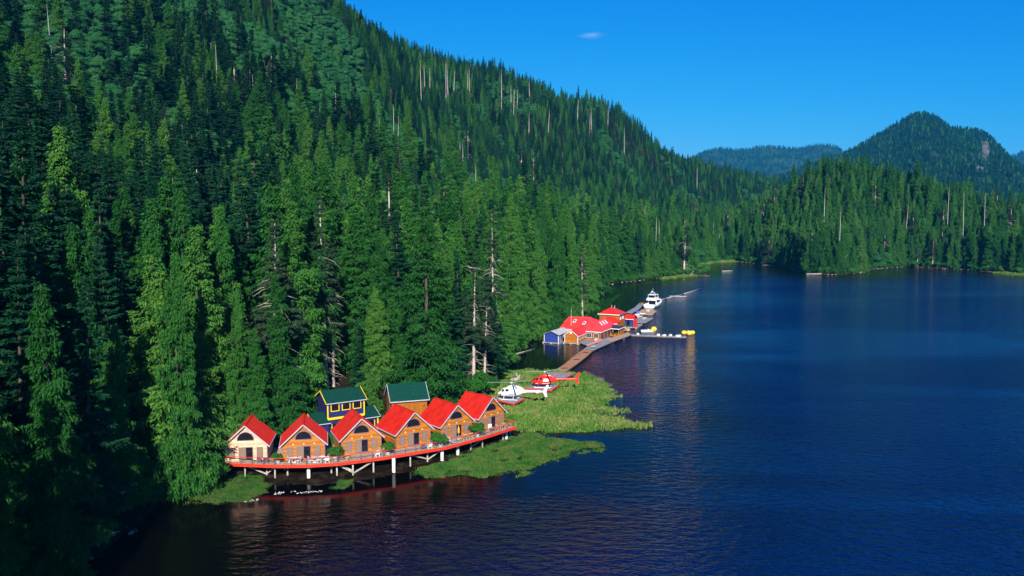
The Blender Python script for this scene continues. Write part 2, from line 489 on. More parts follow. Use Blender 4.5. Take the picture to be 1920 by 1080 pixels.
def tree_joined(name, gen, leafm, barkm):
    (tv, tq), (cv, cq) = gen
    V = np.concatenate([cv, tv]); Q = np.concatenate([cq, tq + len(cv)])
    mi = np.concatenate([np.zeros(len(cq), int), np.ones(len(tq), int)])
    return np_mesh(name, V, Q, mats=[leafm, barkm], qmat=mi)

# unit of height 30 m, scaled when set out
KINDS = {'cedar': [], 'spruce': [], 'old': [], 'alder': []}
for k in range(4):
    KINDS['cedar'].append(tree_pair('cedar%d' % k, conifer(10 + k, 30, 3.9 + 0.35 * k, 0.03, 42000, 0.42, 0.135, 0.46, 'cedar', 4), M_CEDAR, M_BARK))
for k in range(4):
    KINDS['spruce'].append(tree_pair('spruce%d' % k, conifer(30 + k, 30, 3.3 + 0.35 * k, 0.06, 34000, 0.40, 0.13, 0.28, 'spruce', 10, 0.08), M_SPRUCE, M_BARK))
for k in range(3):
    KINDS['old'].append(tree_pair('old%d' % k, conifer(50 + k, 30, 3.1 + 0.3 * k, 0.40, 13000, 0.42, 0.12, 0.25, 'old', 70, 0.6), M_OLD, M_PALEBARK))
for k in range(3):
    KINDS['alder'].append(tree_pair('alder%d' % k, broadleaf(70 + k, 14, 4.4, 9000, 0.38), M_ALDER, M_BARK))
SNAGS = [np_mesh('snag%d' % k, *snag(90 + k, 22 + 2 * k), mats=[M_SNAG], smooth=True) for k in range(4)]

# stands of forest that nobody could count use lighter trees of the same kinds
def variant_collection(name, meshes):
    c = bpy.data.collections.new(name)
    for i, me in enumerate(meshes):
        o = bpy.data.objects.new('%s_%02d' % (name, i), me); c.objects.link(o)
    return c
mid_m = [tree_joined('mid_cedar%d' % k, conifer(110 + k, 30, 3.9 + 0.3 * k, 0.03, 6000, 0.85, 0.36, 0.44, 'cedar'), M_CEDAR, M_BARK) for k in range(4)] + \
        [tree_joined('mid_spruce%d' % k, conifer(130 + k, 30, 3.4 + 0.3 * k, 0.08, 5000, 0.8, 0.34, 0.26, 'spruce', 0, 0.2), M_SPRUCE, M_BARK) for k in range(4)] + \
        [tree_joined('mid_old%d' % k, conifer(150 + k, 30, 3.2, 0.30, 2200, 0.75, 0.28, 0.24, 'old', 24, 0.6), M_OLD, M_BARK) for k in range(2)] + \
        [tree_joined('mid_alder%d' % k, broadleaf(160 + k, 14, 4.4, 2400, 0.7), M_ALDER, M_BARK) for k in range(3)]
far_m = [tree_joined('far_spruce%d' % k, conifer(170 + k, 30, 4.2, 0.05, 170, 2.6, 1.8, 0.3, 'spruce'), M_SPRUCE, M_BARK) for k in range(3)] + \
        [tree_joined('far_cedar%d' % k, conifer(175 + k, 30, 4.6, 0.05, 170, 2.6, 1.9, 0.4, 'cedar'), M_CEDAR, M_BARK) for k in range(2)]
C_MID = variant_collection('stand_tree', mid_m)
C_FAR = variant_collection('distant_tree', far_m)

def scatter(name, pts, rot, scl, var, coll, tilt=None):
    me = bpy.data.meshes.new(name)
    me.vertices.add(len(pts)); me.vertices.foreach_set('co', np.asarray(pts, np.float32).ravel())
    for nm, arr, ty in (('rot', rot, 'FLOAT'), ('scl', scl, 'FLOAT'), ('wid', scl * rng.uniform(0.85, 1.15, len(scl)), 'FLOAT'), ('var', var, 'INT')):
        at_ = me.attributes.new(nm, ty, 'POINT'); at_.data.foreach_set('value', np.asarray(arr, np.int32 if ty == 'INT' else np.float32))
    o = link(name, me)
    ng = bpy.data.node_groups.new(name, 'GeometryNodeTree')
    ng.interface.new_socket('Geometry', in_out='INPUT', socket_type='NodeSocketGeometry')
    ng.interface.new_socket('Geometry', in_out='OUTPUT', socket_type='NodeSocketGeometry')
    N = ng.nodes; Lk = ng.links
    gi = N.new('NodeGroupInput'); go = N.new('NodeGroupOutput')
    ip = N.new('GeometryNodeInstanceOnPoints'); ci = N.new('GeometryNodeCollectionInfo')
    ci.inputs['Collection'].default_value = coll
    ci.inputs['Separate Children'].default_value = True; ci.inputs['Reset Children'].default_value = True
    ip.inputs['Pick Instance'].default_value = True
    def attr(nm, ty):
        a_ = N.new('GeometryNodeInputNamedAttribute'); a_.data_type = ty; a_.inputs['Name'].default_value = nm
        return a_.outputs['Attribute']
    cx = N.new('ShaderNodeCombineXYZ'); Lk.new(attr('rot', 'FLOAT'), cx.inputs['Z'])
    cs = N.new('ShaderNodeCombineXYZ'); Lk.new(attr('wid', 'FLOAT'), cs.inputs['X']); Lk.new(attr('wid', 'FLOAT'), cs.inputs['Y']); Lk.new(attr('scl', 'FLOAT'), cs.inputs['Z'])
    Lk.new(gi.outputs[0], ip.inputs['Points']); Lk.new(ci.outputs[0], ip.inputs['Instance'])
    Lk.new(attr('var', 'INT'), ip.inputs['Instance Index']); Lk.new(cx.outputs[0], ip.inputs['Rotation']); Lk.new(cs.outputs[0], ip.inputs['Scale'])
    Lk.new(ip.outputs[0], go.inputs[0])
    md = o.modifiers.new('scatter', 'NODES'); md.node_group = ng
    o['kind'] = 'stuff'
    return o

# ------------------------------------------------------------------ where the trees stand
KEEP_CLEAR = [[(570, 838), (572, 775), (690, 765), (712, 765), (830, 765), (850, 800), (960, 810), (930, 850), (640, 890), (560, 890)],
              [(405, 892), (412, 852), (520, 820), (720, 815), (950, 770), (975, 800), (930, 850), (640, 890)],
              [(572, 800), (665, 800), (662, 736), (578, 736)], [(765, 760), (825, 760), (820, 708), (772, 708)], [(870, 760), (925, 740), (925, 706), (875, 712)], [(916, 712), (936, 706), (936, 672), (918, 680)],
              [(820, 790), (845, 765), (870, 742), (930, 715), (960, 740), (950, 810), (880, 830)]]
KEEP_CLEAR = [[tuple(at(u, v, 2.0)[:2]) for u, v in P] for P in KEEP_CLEAR]

# trees one can single out near the water: foot in the photograph, top, kind, radius in metres
HERO = [  # foot u, v, ground z, top v, kind, variant, crown radius, label
    (118, 1070, 0.6, 520, 'cedar', 0, 4.6, 'tall lit cedar leaning out of the bottom left shore shadows'),
    (-10, 1085, 1.5, 560, 'cedar', 1, 4.4, 'dark cedar at the bottom left edge of the forest'),
    (340, 925, 0.6, 470, 'cedar', 2, 4.2, 'broad bright cedar on the shore left of the cabin row'),
    (438, 842, 2.5, 540, 'cedar', 3, 2.4, 'slim cedar rising behind the leftmost red roof cabin'),
    (520, 800, 3.0, 410, 'old', 0, 4.8, 'grey bearded spruce with bare branches above the two left cabins'),
    (534, 812, 2.6, 505, 'cedar', 1, 4.4, 'full round cedar between the leftmost cabins and the blue house'),
    (612, 745, 3.5, 368, 'old', 1, 4.6, 'giant old spruce with long bare pale trunk behind blue house'),
    (626, 742, 3.5, 470, 'old', 2, 3.0, 'thinner bare-trunked spruce right beside the giant pale trunk'),
    (712, 735, 3.5, 535, 'cedar', 2, 4.4, 'light green cedar between the blue house and the green roofed lodge'),
    (752, 722, 3.5, 575, 'cedar', 0, 3.2, 'mid green cedar behind the left end of the plain green roof'),
    (783, 712, 3.5, 520, 'old', 0, 2.6, 'thin spruce with pale trunk behind the plain green roof'),
    (800, 712, 3.5, 480, 'old', 2, 3.0, 'tall grey spruce over the middle of the plain green roof'),
    (812, 742, 3.0, 545, 'spruce', 1, 3.6, 'dark blue spruce at the right end of the plain green roof'),
    (843, 735, 3.0, 585, 'spruce', 2, 3.0, 'low dark spruce between the green roof and the rightmost cabin'),
    (888, 728, 2.5, 505, 'old', 1, 3.6, 'brownish half bare spruce beside the timber stair hut'),
    (908, 716, 2.5, 560, 'old', 0, 2.6, 'slim bare spruce nearest the helicopter clearing'),
    (925, 700, 2.5, 395, 'old', 2, 3.4, 'tall spruce with a long white trunk over the cove'),
    (930, 706, 2.0, 560, 'spruce', 0, 3.8, 'dark bushy spruce on the cove shore left of the helipads'),
    (950, 672, 1.5, 520, 'cedar', 3, 4.0, 'green cedar on the cove bank nearest the boardwalk'),
    (975, 648, 1.5, 400, 'cedar', 0, 4.4, 'tall cedar overhanging the dark cove left of the boathouses'),
    (1010, 630, 1.2, 455, 'cedar', 1, 4.4, 'bright cedar directly behind the blue boathouse'),
    (1042, 616, 1.2, 405, 'cedar', 2, 4.4, 'pointed cedar behind the left end of the lodge roof'),
    (1072, 604, 1.2, 402, 'cedar', 3, 4.3, 'pointed cedar behind the middle of the lodge roof'),
    (1092, 594, 1.2, 470, 'old', 1, 3.2, 'pale half dead spruce behind the lodge'),
    (1104, 590, 1.0, 420, 'cedar', 0, 4.0, 'last tall cedar of the point behind the lodge'),
    (700, 775, 2.8, 690, 'cedar', 1, 2.0, 'short cedar in the gap between blue house and green roof'),
    (480, 838, 2.2, 610, 'cedar', 0, 3.4, 'dense cedar right behind the leftmost cabin roof'),
    (562, 768, 3.2, 470, 'spruce', 1, 3.2, 'dark spruce left of the giant pale trunk'),
    (672, 738, 3.4, 600, 'spruce', 2, 2.2, 'slim spruce behind the right end of the blue house roof'),
    (860, 722, 2.6, 470, 'spruce', 0, 3.6, 'tall dark spruce behind the timber stair hut'),
]
T = []   # x, y, z, height, radius, kind, variant, label
for (u, v, gz, tv, kd, va, rad, lab) in HERO:
    f = at(u, v, gz); top = pix(u, tv, f.y)
    T.append((f.x, f.y, gz, top.z - gz, rad, kd, va, lab))
hero_xy = np.array([(t[0], t[1]) for t in T]); hero_r = np.array([t[4] for t in T])

def add_random(x0, x1, y0, y1, sp):
    xs = np.arange(x0, x1, sp); ys = np.arange(y0, y1, sp * 0.87)
    X, Y = np.meshgrid(xs, ys); X[1::2] += sp / 2
    X = X + rng.uniform(-0.42, 0.42, X.shape) * sp; Y = Y + rng.uniform(-0.42, 0.42, Y.shape) * sp
    return X.ravel(), Y.ravel()

cand = [add_random(-260, 70, -70, 420, 5.9), add_random(-420, 480, 420, 760, 5.0), add_random(-420, 560, 760, 1180, 6.2), add_random(100, 700, 1180, 1500, 11.0)]
X = np.concatenate([c[0] for c in cand]); Y = np.concatenate([c[1] for c in cand])
sd = poly_sd(SHORE, X, Y); ok = sd > 1.2
ok &= (np.abs(X) < 0.80 * np.maximum(Y, 0) + 45) | ((X < 0) & (X > -175) & (Y > -60) & (Y < 160))
for P in KEEP_CLEAR: ok &= poly_sd(P, X, Y) < 0.5
ok &= ~((Y < 86) & (X > -(0.655 * Y + 7.0)))
X, Y, sd = X[ok], Y[ok], sd[ok]
dh = np.min(np.hypot(X[:, None] - hero_xy[None, :, 0], Y[:, None] - hero_xy[None, :, 1]) - 0.62 * hero_r[None], axis=1)
ok = dh > 1.6
X, Y, sd = X[ok], Y[ok], sd[ok]
Z = zsample(X, Y)
nz1 = fbm(X, Y, 120, 11); nz2 = fbm(X, Y, 60, 12)
spur = np.array([(-330, 500), (-250, 455), (-180, 430), (-118, 428), (-80, 424), (-50, 419), (-28, 414), (-8, 410)])
dsp = np.full(len(X), 1e9)
for a_, b_ in zip(spur[:-1], spur[1:]):
    t_ = np.clip(((X - a_[0]) * (b_[0] - a_[0]) + (Y - a_[1]) * (b_[1] - a_[1])) / ((b_ - a_) @ (b_ - a_)), 0, 1)
    dsp = np.minimum(dsp, np.hypot(X - a_[0] - t_ * (b_[0] - a_[0]), Y - a_[1] - t_ * (b_[1] - a_[1])))
for i in range(len(X)):
    r = rng.random()
    s = sd[i]
    hgt = rng.normal(27, 4.5) if Y[i] < 420 else rng.normal(15.5, 3.6)
    if Y[i] >= 420 and s < 60: hgt = rng.normal(27, 5)
    if Y[i] >= 420 and X[i] > 150 and Y[i] < 800: hgt = rng.normal(25, 4.5)
    if s < 45 and Y[i] < 480: hgt = rng.normal(35, 4.5)
    if s < 6: hgt *= rng.uniform(0.55, 1.0)
    hgt = float(np.clip(hgt, 11, 44))
    al = 0.0
    if dsp[i] < 60: al = 0.96 - max(0.0, dsp[i] - 20) / 70
    if 240 < Y[i] < 600 and X[i] < -90 and nz1[i] > -0.2: al = max(al, 0.88)
    if Y[i] > 480 and nz1[i] > 0.55: al = max(al, 0.6)
    if r < al:
        T.append((X[i], Y[i], Z[i], rng.uniform(11, 16), rng.uniform(3.6, 5.0), 'alder', rng.integers(3), None)); continue
    q = rng.random() + 0.28 * nz2[i]
    q += -0.34 if s < 45 else (0.0 if s < 110 else 0.22)
    if X[i] < -50 and Y[i] < 200: q += 0.62
    if X[i] > 150 and Y[i] < 800: q -= 0.25
    pold = 0.04 if Y[i] < 480 else 0.05
    if Y[i] > 560 and X[i] > 150: pold = 0.07
    if X[i] < -45 and Y[i] < 210: pold = 0.0
    if rng.random() < pold: kd = 'old'
    elif q < 0.52: kd = 'cedar'
    else: kd = 'spruce'
    T.append((X[i], Y[i], Z[i], hgt, hgt * (0.185 if kd == 'cedar' else 0.165) * rng.uniform(0.75, 1.25), kd, rng.integers(3 if kd == 'old' else 4), None))

# how much of each tree the photograph can show: draw them front to back into a small mask
Wd, Hd = 640, 360
mask = np.zeros((Hd, Wd), bool)
order = np.argsort([t[1] for t in T])
vis = np.zeros(len(T))
cc, ss = math.cos(PITCH), math.sin(PITCH)
def project(x, y, z):
    dz = z - CAM_H; d = y * cc - dz * ss
    return 960 + FPX * x / d, 540 - FPX * (dz * cc + y * ss) / d
for k in order:
    x, y, z, h, rad, kd, va, lab = T[k]
    if y < 30: continue
    u0, v0 = project(x, y, z); u1, v1 = project(x, y, z + h)
    u0, v0, u1, v1 = u0 / 3, v0 / 3, u1 / 3, v1 / 3
    hw = FPX * rad / y / 3
    for row in range(max(0, int(v1)), min(Hd, int(v0) + 1)):
        t = max(0.0, (row - v1) / max(v0 - v1, 1e-3))
        w_ = hw * min(1.0, (t * 1.15) ** 0.8) if kd != 'alder' else hw
        uc = u1 + (u0 - u1) * t
        a_, b_ = int(round(uc - w_)), int(round(uc + w_))
        a_ = max(a_, 0); b_ = min(b_, Wd)
        if b_ > a_:
            seg = mask[row, a_:b_]
            vis[k] += (b_ - a_) - np.count_nonzero(seg)
            seg[:] = True
LAND = [(120, 'by the left edge'), (260, 'over the jutting bare log'), (410, 'over the broad shore cedar'), (515, 'over the pale cabin'), (612, 'over the second cabin'), (700, 'over the blue house'), (815, 'over the green roofed house'),
        (880, 'over the fifth cabin'), (950, 'over the right end cabin'), (1045, 'over the helipads'), (1120, 'over the lodge roof'), (1200, 'over the dock shed'), (1260, 'over the yacht'), (1330, 'over the bush islet'), (1400, 'over the far meadow'),
        (1500, 'left of the headland tip'), (1620, 'over the headland tip'), (1760, 'right of the headland tip'), (1850, 'below the mountain cliffs'), (9999, 'by the right edge')]
def zone(x, y, z):
    u = project(x, y, z)[0]
    for lim, nm in LAND:
        if u < lim: return nm
_one = ['', 'first', 'second', 'third', 'fourth', 'fifth', 'sixth', 'seventh', 'eighth', 'ninth', 'tenth', 'eleventh', 'twelfth', 'thirteenth', 'fourteenth', 'fifteenth', 'sixteenth', 'seventeenth', 'eighteenth', 'nineteenth']
def ordinal(k):
    if k < 20: return _one[k]
    t = ['', '', 'twent', 'thirt', 'fort', 'fift', 'sixt', 'sevent'][k // 10]
    return t + 'ieth' if k % 10 == 0 else t + 'y-' + _one[k % 10]
RANK = {}
DESC = {'cedar': 'bright drooping cedar', 'spruce': 'dark pointed spruce', 'old': 'sparse old spruce', 'alder': 'round leafy alder'}
NAME = {'cedar': 'cedar_tree', 'spruce': 'spruce_tree', 'old': 'old_spruce_tree', 'alder': 'alder_tree'}
def put_tree(t, k):
    x, y, z, h, rad, kd, va, lab = t
    tr, cr = KINDS[kd][int(va) % len(KINDS[kd])]
    base_h = 14.0 if kd == 'alder' else 30.0
    base_r = {'cedar': 3.9 + 0.35 * (int(va) % 4), 'spruce': 3.3 + 0.35 * (int(va) % 4), 'old': 3.1 + 0.3 * (int(va) % 3), 'alder': 4.4}[kd]
    e = empty(NAME[kd], (x, y, z - 0.2), rng.uniform(0, 6.28))
    e.scale = (rad / base_r, rad / base_r, h / base_h)
    e.rotation_euler = (rng.normal(0, 0.022), rng.normal(0, 0.022), rng.uniform(0, 6.28))
    link('trunk', tr, e); link('crown', cr, e)
    zn = zone(x, y, z)
    if not lab:
        RANK[(kd, zn)] = RANK.get((kd, zn), 0) + 1
        lab = '%s %s, %s of its kind uphill' % (DESC[kd], zn, ordinal(RANK[(kd, zn)]))
    tag(e, lab, 'tree', '%s trees of the forest' % (kd if kd != 'old' else 'old spruce'))
caps = {'cedar': 290, 'spruce': 290, 'old': 150, 'alder': 150}
single = set(range(len(HERO)))
cnt = {k: 0 for k in caps}
for k in np.argsort(-vis):
    kd = T[k][5]
    if k in single: continue
    if vis[k] >= 14 and cnt[kd] < caps[kd] and T[k][1] > 60:
        single.add(int(k)); cnt[kd] += 1
for k in sorted(single, key=lambda k: (T[k][1] - 0.6 * T[k][0])): put_tree(T[k], k)
# a small cedar leaning far out over the water beyond the lodge
lb = at(1104, 590, 1.2); lt = pix(1164, 553, lb.y + 6.0); ld = lt - lb
le = empty('leaning_cedar_tree', lb); le.rotation_mode = 'QUATERNION'; le.rotation_quaternion = ld.to_track_quat('Z', 'Y'); le.scale = (0.55, 0.55, ld.length / 30.0)
link('trunk', KINDS['cedar'][1][0], le); link('crown', KINDS['cedar'][1][1], le)
tag(le, 'slender cedar leaning out low over the dark water behind the dock shed', 'tree')
rest = [k for k in range(len(T)) if k not in single]
base_var = {'cedar': (0, 4), 'spruce': (4, 4), 'old': (8, 2), 'alder': (10, 3)}
pts = [(T[k][0], T[k][1], T[k][2] - 0.3) for k in rest]
scl = np.array([T[k][3] / (14.0 if T[k][5] == 'alder' else 30.0) for k in rest])
var = [base_var[T[k][5]][0] + int(T[k][6]) % base_var[T[k][5]][1] for k in rest]
forest = scatter('forest', pts, rng.uniform(0, 6.28, len(pts)), scl, var, C_MID)
tag(forest, 'dense mixed forest covering the hillside behind the nearer trees', 'forest')
print('TREES total', len(T), 'single', len(single), cnt)

# bleached dead trunks standing out of the canopy: foot and top in the photograph, distance
SN = [(92, 62, 8, 330), (97, 130, 88, 330), (366, 108, 75, 330), (396, 112, 80, 325), (404, 160, 78, 320), (467, 175, 130, 320), (473, 185, 140, 322), (556, 206, 147, 330), (626, 222, 156, 335),
      (603, 218, 196, 335), (629, 226, 190, 333), (306, 325, 255, 240), (295, 328, 273, 240), (395, 282, 251, 290), (737, 235, 195, 400), (745, 250, 218, 400), (711, 252, 222, 380), (722, 258, 232, 380),
      (789, 140, 113, 740), (797, 146, 120, 745), (806, 148, 127, 750), (836, 160, 112, 770), (840, 162, 120, 775), (850, 158, 132, 780), (877, 170, 132, 800), (880, 168, 124, 800), (940, 175, 130, 840), (958, 180, 160, 850),
      (963, 184, 165, 850), (970, 180, 168, 850), (993, 165, 150, 890), (1028, 226, 206, 800), (992, 232, 212, 780), (1083, 205, 186, 960), (1110, 225, 200, 930), (1106, 222, 210, 930), (1171, 262, 238, 860), (1140, 212, 196, 980),
      (863, 296, 264, 430), (868, 297, 268, 430), (893, 336, 310, 380), (920, 341, 316, 385), (927, 342, 322, 385), (1210, 420, 384, 560), (1214, 402, 382, 565), (1230, 450, 405, 540), (1238, 452, 412, 545),
      (1308, 342, 312, 900), (1338, 438, 415, 690), (1350, 450, 438, 680), (1548, 440, 350, 628), (1577, 468, 384, 608), 
      (1780, 418, 350, 638), (1811, 440, 360, 638), (1850, 430, 362, 648), (1700, 430, 385, 658), (1050, 500, 440, 312), (1100, 470, 425, 372)]
for i, (u, vf, vt, Y0) in enumerate(sorted(SN, key=lambda a_: -a_[2])):
    for Yk in range(150, 1150, 6):       # where the canopy hides the foot
        pk = pix(u, 400, Yk); zk = float(zsample(pk.x, Yk))
        if zk > 0.8 and project(pk.x, Yk, zk + (16 if Yk < 450 else 20))[1] <= vf: break
    top = pix(u, vt, Yk); zg = float(zsample(top.x, top.y)); Y0 = Yk
    o = link('dead_tree', SNAGS[i % 4])
    hh = max(top.z - zg, 9.0)
    o.location = (top.x, top.y, zg)
    s_ = hh / (22 + 2 * (i % 4)); w_ = max(0.7, min(1.25, Y0 / 600.0)); o.scale = (w_, w_, s_)
    o.rotation_euler = (rng.normal(0, 0.02), rng.normal(0, 0.02), rng.uniform(0, 6.28))
    zn = zone(top.x, top.y, top.z); RANK[('snag', zn)] = RANK.get(('snag', zn), 0) + 1
    tag(o, 'bleached bare dead trunk %s, %s such trunk uphill' % (zn, ordinal(RANK[('snag', zn)])), 'dead tree', 'bleached dead trunks in the forest')
# ------------------------------------------------------------------ distant mountain and hills
M_ROCKY = noise_mat('mountain_ground', (0.010, 0.030, 0.016), (0.026, 0.060, 0.026), 0.02, 0.95, 0.05, (1, 1, 1), 0.8, 10, bdist=8.0)
M_CLIFF = noise_mat('cliff_rock', (0.04, 0.045, 0.05), (0.13, 0.125, 0.125), 0.05, 0.9, 0.1, (1, 1, 0.4), 0.8, 8, bdist=3.0)
def skyline_hill(name, sky_px, Yc, near_w, far_w, foot, seed, step, rough, ntree, tsc, trees=24.0, label=None):
    P = [pix(u, v, Yc) for u, v in sky_px]
    xs = np.array([p.x for p in P]); zs = np.array([p.z for p in P]) - trees
    X_ = np.arange(xs[0], xs[-1], step); Y_ = np.concatenate([np.arange(Yc - near_w, Yc + far_w, step)])
    GX_, GY_ = np.meshgrid(X_, Y_)
    crest = np.interp(GX_ * (0.35 + 0.65 * Yc / GY_), xs, zs)
    t = np.where(GY_ < Yc, (Yc - GY_) / near_w, (GY_ - Yc) / far_w)
    sh = (1 - np.clip(t, 0, 1)) ** 1.25
    Z_ = foot + (crest - foot) * sh + fbm(GX_, GY_, rough * 9, seed, 5) * rough * (0.25 + np.clip(t * 3, 0, 1)) * np.clip((1 - t) * 4, 0, 1)
    a, b = len(X_), len(Y_)
    ii = (np.arange(b - 1)[:, None] * a + np.arange(a - 1)[None]).ravel()
    o = link(name, np_mesh(name, np.stack([GX_, GY_, Z_], -1).reshape(-1, 3), np.stack([ii, ii + 1, ii + a + 1, ii + a], 1), mats=[M_ROCKY], smooth=True))
    tag(o, kind='structure')
    # trees over the side that faces the water
    m_ = int(ntree)
    fx = rng.uniform(0, a - 1.01, m_); fy = rng.uniform(0, min(b - 1.01, (near_w + 0.25 * far_w) / step), m_)
    i = fx.astype(int); j = fy.astype(int); p_, q_ = fx - i, fy - j
    z = Z_[j, i] * (1 - p_) * (1 - q_) + Z_[j, i + 1] * p_ * (1 - q_) + Z_[j + 1, i] * (1 - p_) * q_ + Z_[j + 1, i + 1] * p_ * q_
    x = X_[0] + fx * step; y = Y_[0] + fy * step
    return x, y, z, o

# mountain
mx_, my_, mz_, mount = skyline_hill('mountain', [(1240, 380), (1440, 335), (1500, 312), (1560, 290), (1610, 272), (1650, 246), (1680, 226), (1710, 211), (1738, 208), (1765, 222), (1782, 236), (1810, 238), (1840, 241), (1854, 252), (1862, 272), (1880, 292), (1900, 310), (1925, 330), (1980, 360), (2100, 380), (2400, 396)],
                                    2500, 1250, 900, 5, 21, 25.0, 16.0, 46000, 1.0, 12.0)
# cliffs low on the right shoulder stay bare
pu, pv = project(mx_, my_, mz_ + 10)
bare = ((np.abs(pu - 1848) < 7) & (np.abs(pv - 278) < 18)) | ((np.abs(pu - 1838) < 9) & (np.abs(pv - 312) < 6))
kk = ~bare
mount.data.materials.append(M_CLIFF)
fc = np.array([p_.center for p_ in mount.data.polygons]); fu, fv = project(fc[:, 0], fc[:, 1], fc[:, 2])
fb = (((np.abs(fu - 1848) < 9) & (np.abs(fv - 280) < 20)) | ((np.abs(fu - 1838) < 11) & (np.abs(fv - 313) < 7))) & (fc[:, 1] < 2520)
mount.data.polygons.foreach_set('material_index', fb.astype(np.int32))
mf = scatter('mountain_forest', np.stack([mx_, my_, mz_ - 1], 1)[kk], rng.uniform(0, 6.28, kk.sum()), rng.uniform(0.34, 0.62, kk.sum()), rng.choice([0, 1, 2, 3, 4], kk.sum(), p=[.28, .28, .28, .08, .08]), C_FAR)
tag(mf, 'distant conifer forest clothing the humped mountain', 'forest')
# hills behind
hx, hy, hz, h1 = skyline_hill('blue_hills', [(1150, 380), (1230, 330), (1296, 292), (1318, 280), (1345, 274), (1385, 278), (1420, 272), (1450, 270), (1490, 276), (1530, 268), (1556, 268), (1580, 280), (1640, 300), (1760, 330), (1850, 320), (1880, 292), (1925, 281), (1990, 268), (2150, 300), (2400, 350)],
                              5200, 1900, 2500, 5, 33, 70.0, 34.0, 30000, 1.0, 15.0)
hf = scatter('hill_forest', np.stack([hx, hy, hz - 1], 1), rng.uniform(0, 6.28, len(hx)), rng.uniform(0.45, 0.8, len(hx)), rng.choice([0, 1, 2], len(hx)), C_FAR)
tag(hf, 'faint blue forest on the hills at the horizon', 'forest')

# ------------------------------------------------------------------ haze
hz_m = bpy.data.materials.new('haze_air'); hz_m.use_nodes = True
hn = hz_m.node_tree.nodes; hn.clear()
ho = hn.new('ShaderNodeOutputMaterial'); pv_ = hn.new('ShaderNodeVolumePrincipled')
pv_.inputs['Color'].default_value = (0.03, 0.48, 1.0, 1)
pv_.inputs['Density'].default_value = 0.00006
pv_.inputs['Anisotropy'].default_value = 0.0
hz_m.node_tree.links.new(pv_.outputs[0], ho.inputs['Volume'])
def box_np(x0, x1, y0, y1, z0, z1):
    V = [(x, y, z) for z in (z0, z1) for y in (y0, y1) for x in (x0, x1)]
    return V, [(0, 2, 3, 1), (4, 5, 7, 6), (0, 1, 5, 4), (2, 6, 7, 3), (0, 4, 6, 2), (1, 3, 7, 5)]
hv, hq = box_np(-14000, 16000, -600, 16000, -8, 640)
hazeo = link('haze', np_mesh('haze', hv, hq, mats=[hz_m]))
tag(hazeo, kind='stuff')
# ------------------------------------------------------------------ building materials
def wood_mat(name, c1, c2, scale=1.2, rough=0.6, stretch=(0.3, 0.3, 6)):
    m = noise_mat(name, c1, c2, scale, rough, 0.25, stretch, 0.15, 6, bdist=0.01)
    n_ = m.node_tree.nodes; l_ = m.node_tree.links; p_ = n_['Principled BSDF']      # every board a little different
    src = p_.inputs['Base Color'].links[0].from_socket
    ge = n_.new('ShaderNodeNewGeometry'); mr = n_.new('ShaderNodeMapRange'); mr.inputs[3].default_value = 0.68; mr.inputs[4].default_value = 1.12; l_.new(ge.outputs['Random Per Island'], mr.inputs[0])
    hv = n_.new('ShaderNodeHueSaturation'); l_.new(src, hv.inputs['Color']); l_.new(mr.outputs[0], hv.inputs['Value']); l_.new(hv.outputs[0], p_.inputs['Base Color'])
    return m
M_ORANGE = wood_mat('cedar_siding', (0.27, 0.080, 0.006), (0.53, 0.185, 0.013))
M_ORANGE_V = wood_mat('cedar_boards', (0.23, 0.065, 0.006), (0.42, 0.138, 0.012), stretch=(5, 5, 0.3))
M_GLARE = wood_mat('glare_siding', (0.58, 0.33, 0.19), (0.80, 0.53, 0.36))  # sun glare on the first cabin, painted into its wood colour
M_RED = noise_mat('red_metal_roof', (0.42, 0.013, 0.006), (0.64, 0.028, 0.011), 0.9, 0.42, 0.35, detail=8, c3=(0.58, 0.020, 0.008))
M_SEAM = noise_mat('red_roof_seam', (0.22, 0.006, 0.005), (0.36, 0.010, 0.008), 1.0, 0.45, 0.3)
M_ROSE = noise_mat('faded_red_roof', (0.60, 0.026, 0.024), (0.74, 0.052, 0.044), 0.7, 0.4, 0.4)
M_REDP = noise_mat('red_paint', (0.54, 0.026, 0.010), (0.66, 0.042, 0.016), 2.0, 0.5, 0.3)
M_GREENR = noise_mat('green_shingle_roof', (0.002, 0.032, 0.024), (0.004, 0.052, 0.038), 2.5, 0.85, 0.1, bump=0.4)
M_BLUE = noise_mat('blue_paint', (0.010, 0.016, 0.085), (0.018, 0.026, 0.125), 2.0, 0.65, 0.2)
M_BLUE2 = noise_mat('bright_blue_paint', (0.012, 0.034, 0.20), (0.02, 0.05, 0.27), 2.0, 0.6, 0.2)
M_YELLOW = noise_mat('yellow_paint', (0.72, 0.48, 0.012), (0.82, 0.58, 0.02), 2.0, 0.5, 0.3)
M_WHITE = noise_mat('white_paint', (0.68, 0.69, 0.70), (0.82, 0.82, 0.82), 3.0, 0.5, 0.3)
M_TRIM = noise_mat('grey_violet_trim', (0.10, 0.09, 0.15), (0.17, 0.15, 0.23), 3.0, 0.6, 0.3)
M_BARGE = noise_mat('pale_barge_paint', (0.34, 0.35, 0.43), (0.48, 0.49, 0.56), 3.0, 0.5, 0.3)
M_DECK = noise_mat('deck_planks', (0.30, 0.20, 0.14), (0.48, 0.36, 0.27), 1.5, 0.8, 0.1, (1, 1, 1), 0.2)
M_BROWNDECK = noise_mat('brown_planks', (0.27, 0.13, 0.075), (0.42, 0.22, 0.13), 0.9, 0.85, 0.1, (1, 1, 1), 0.2)
M_GREYDECK = noise_mat('grey_planks', (0.15, 0.16, 0.18), (0.30, 0.31, 0.34), 1.2, 0.8, 0.15, (1, 1, 1), 0.2)
M_UNDER = noise_mat('dark_timber', (0.02, 0.015, 0.012), (0.06, 0.045, 0.035), 2.0, 0.9, 0.1)
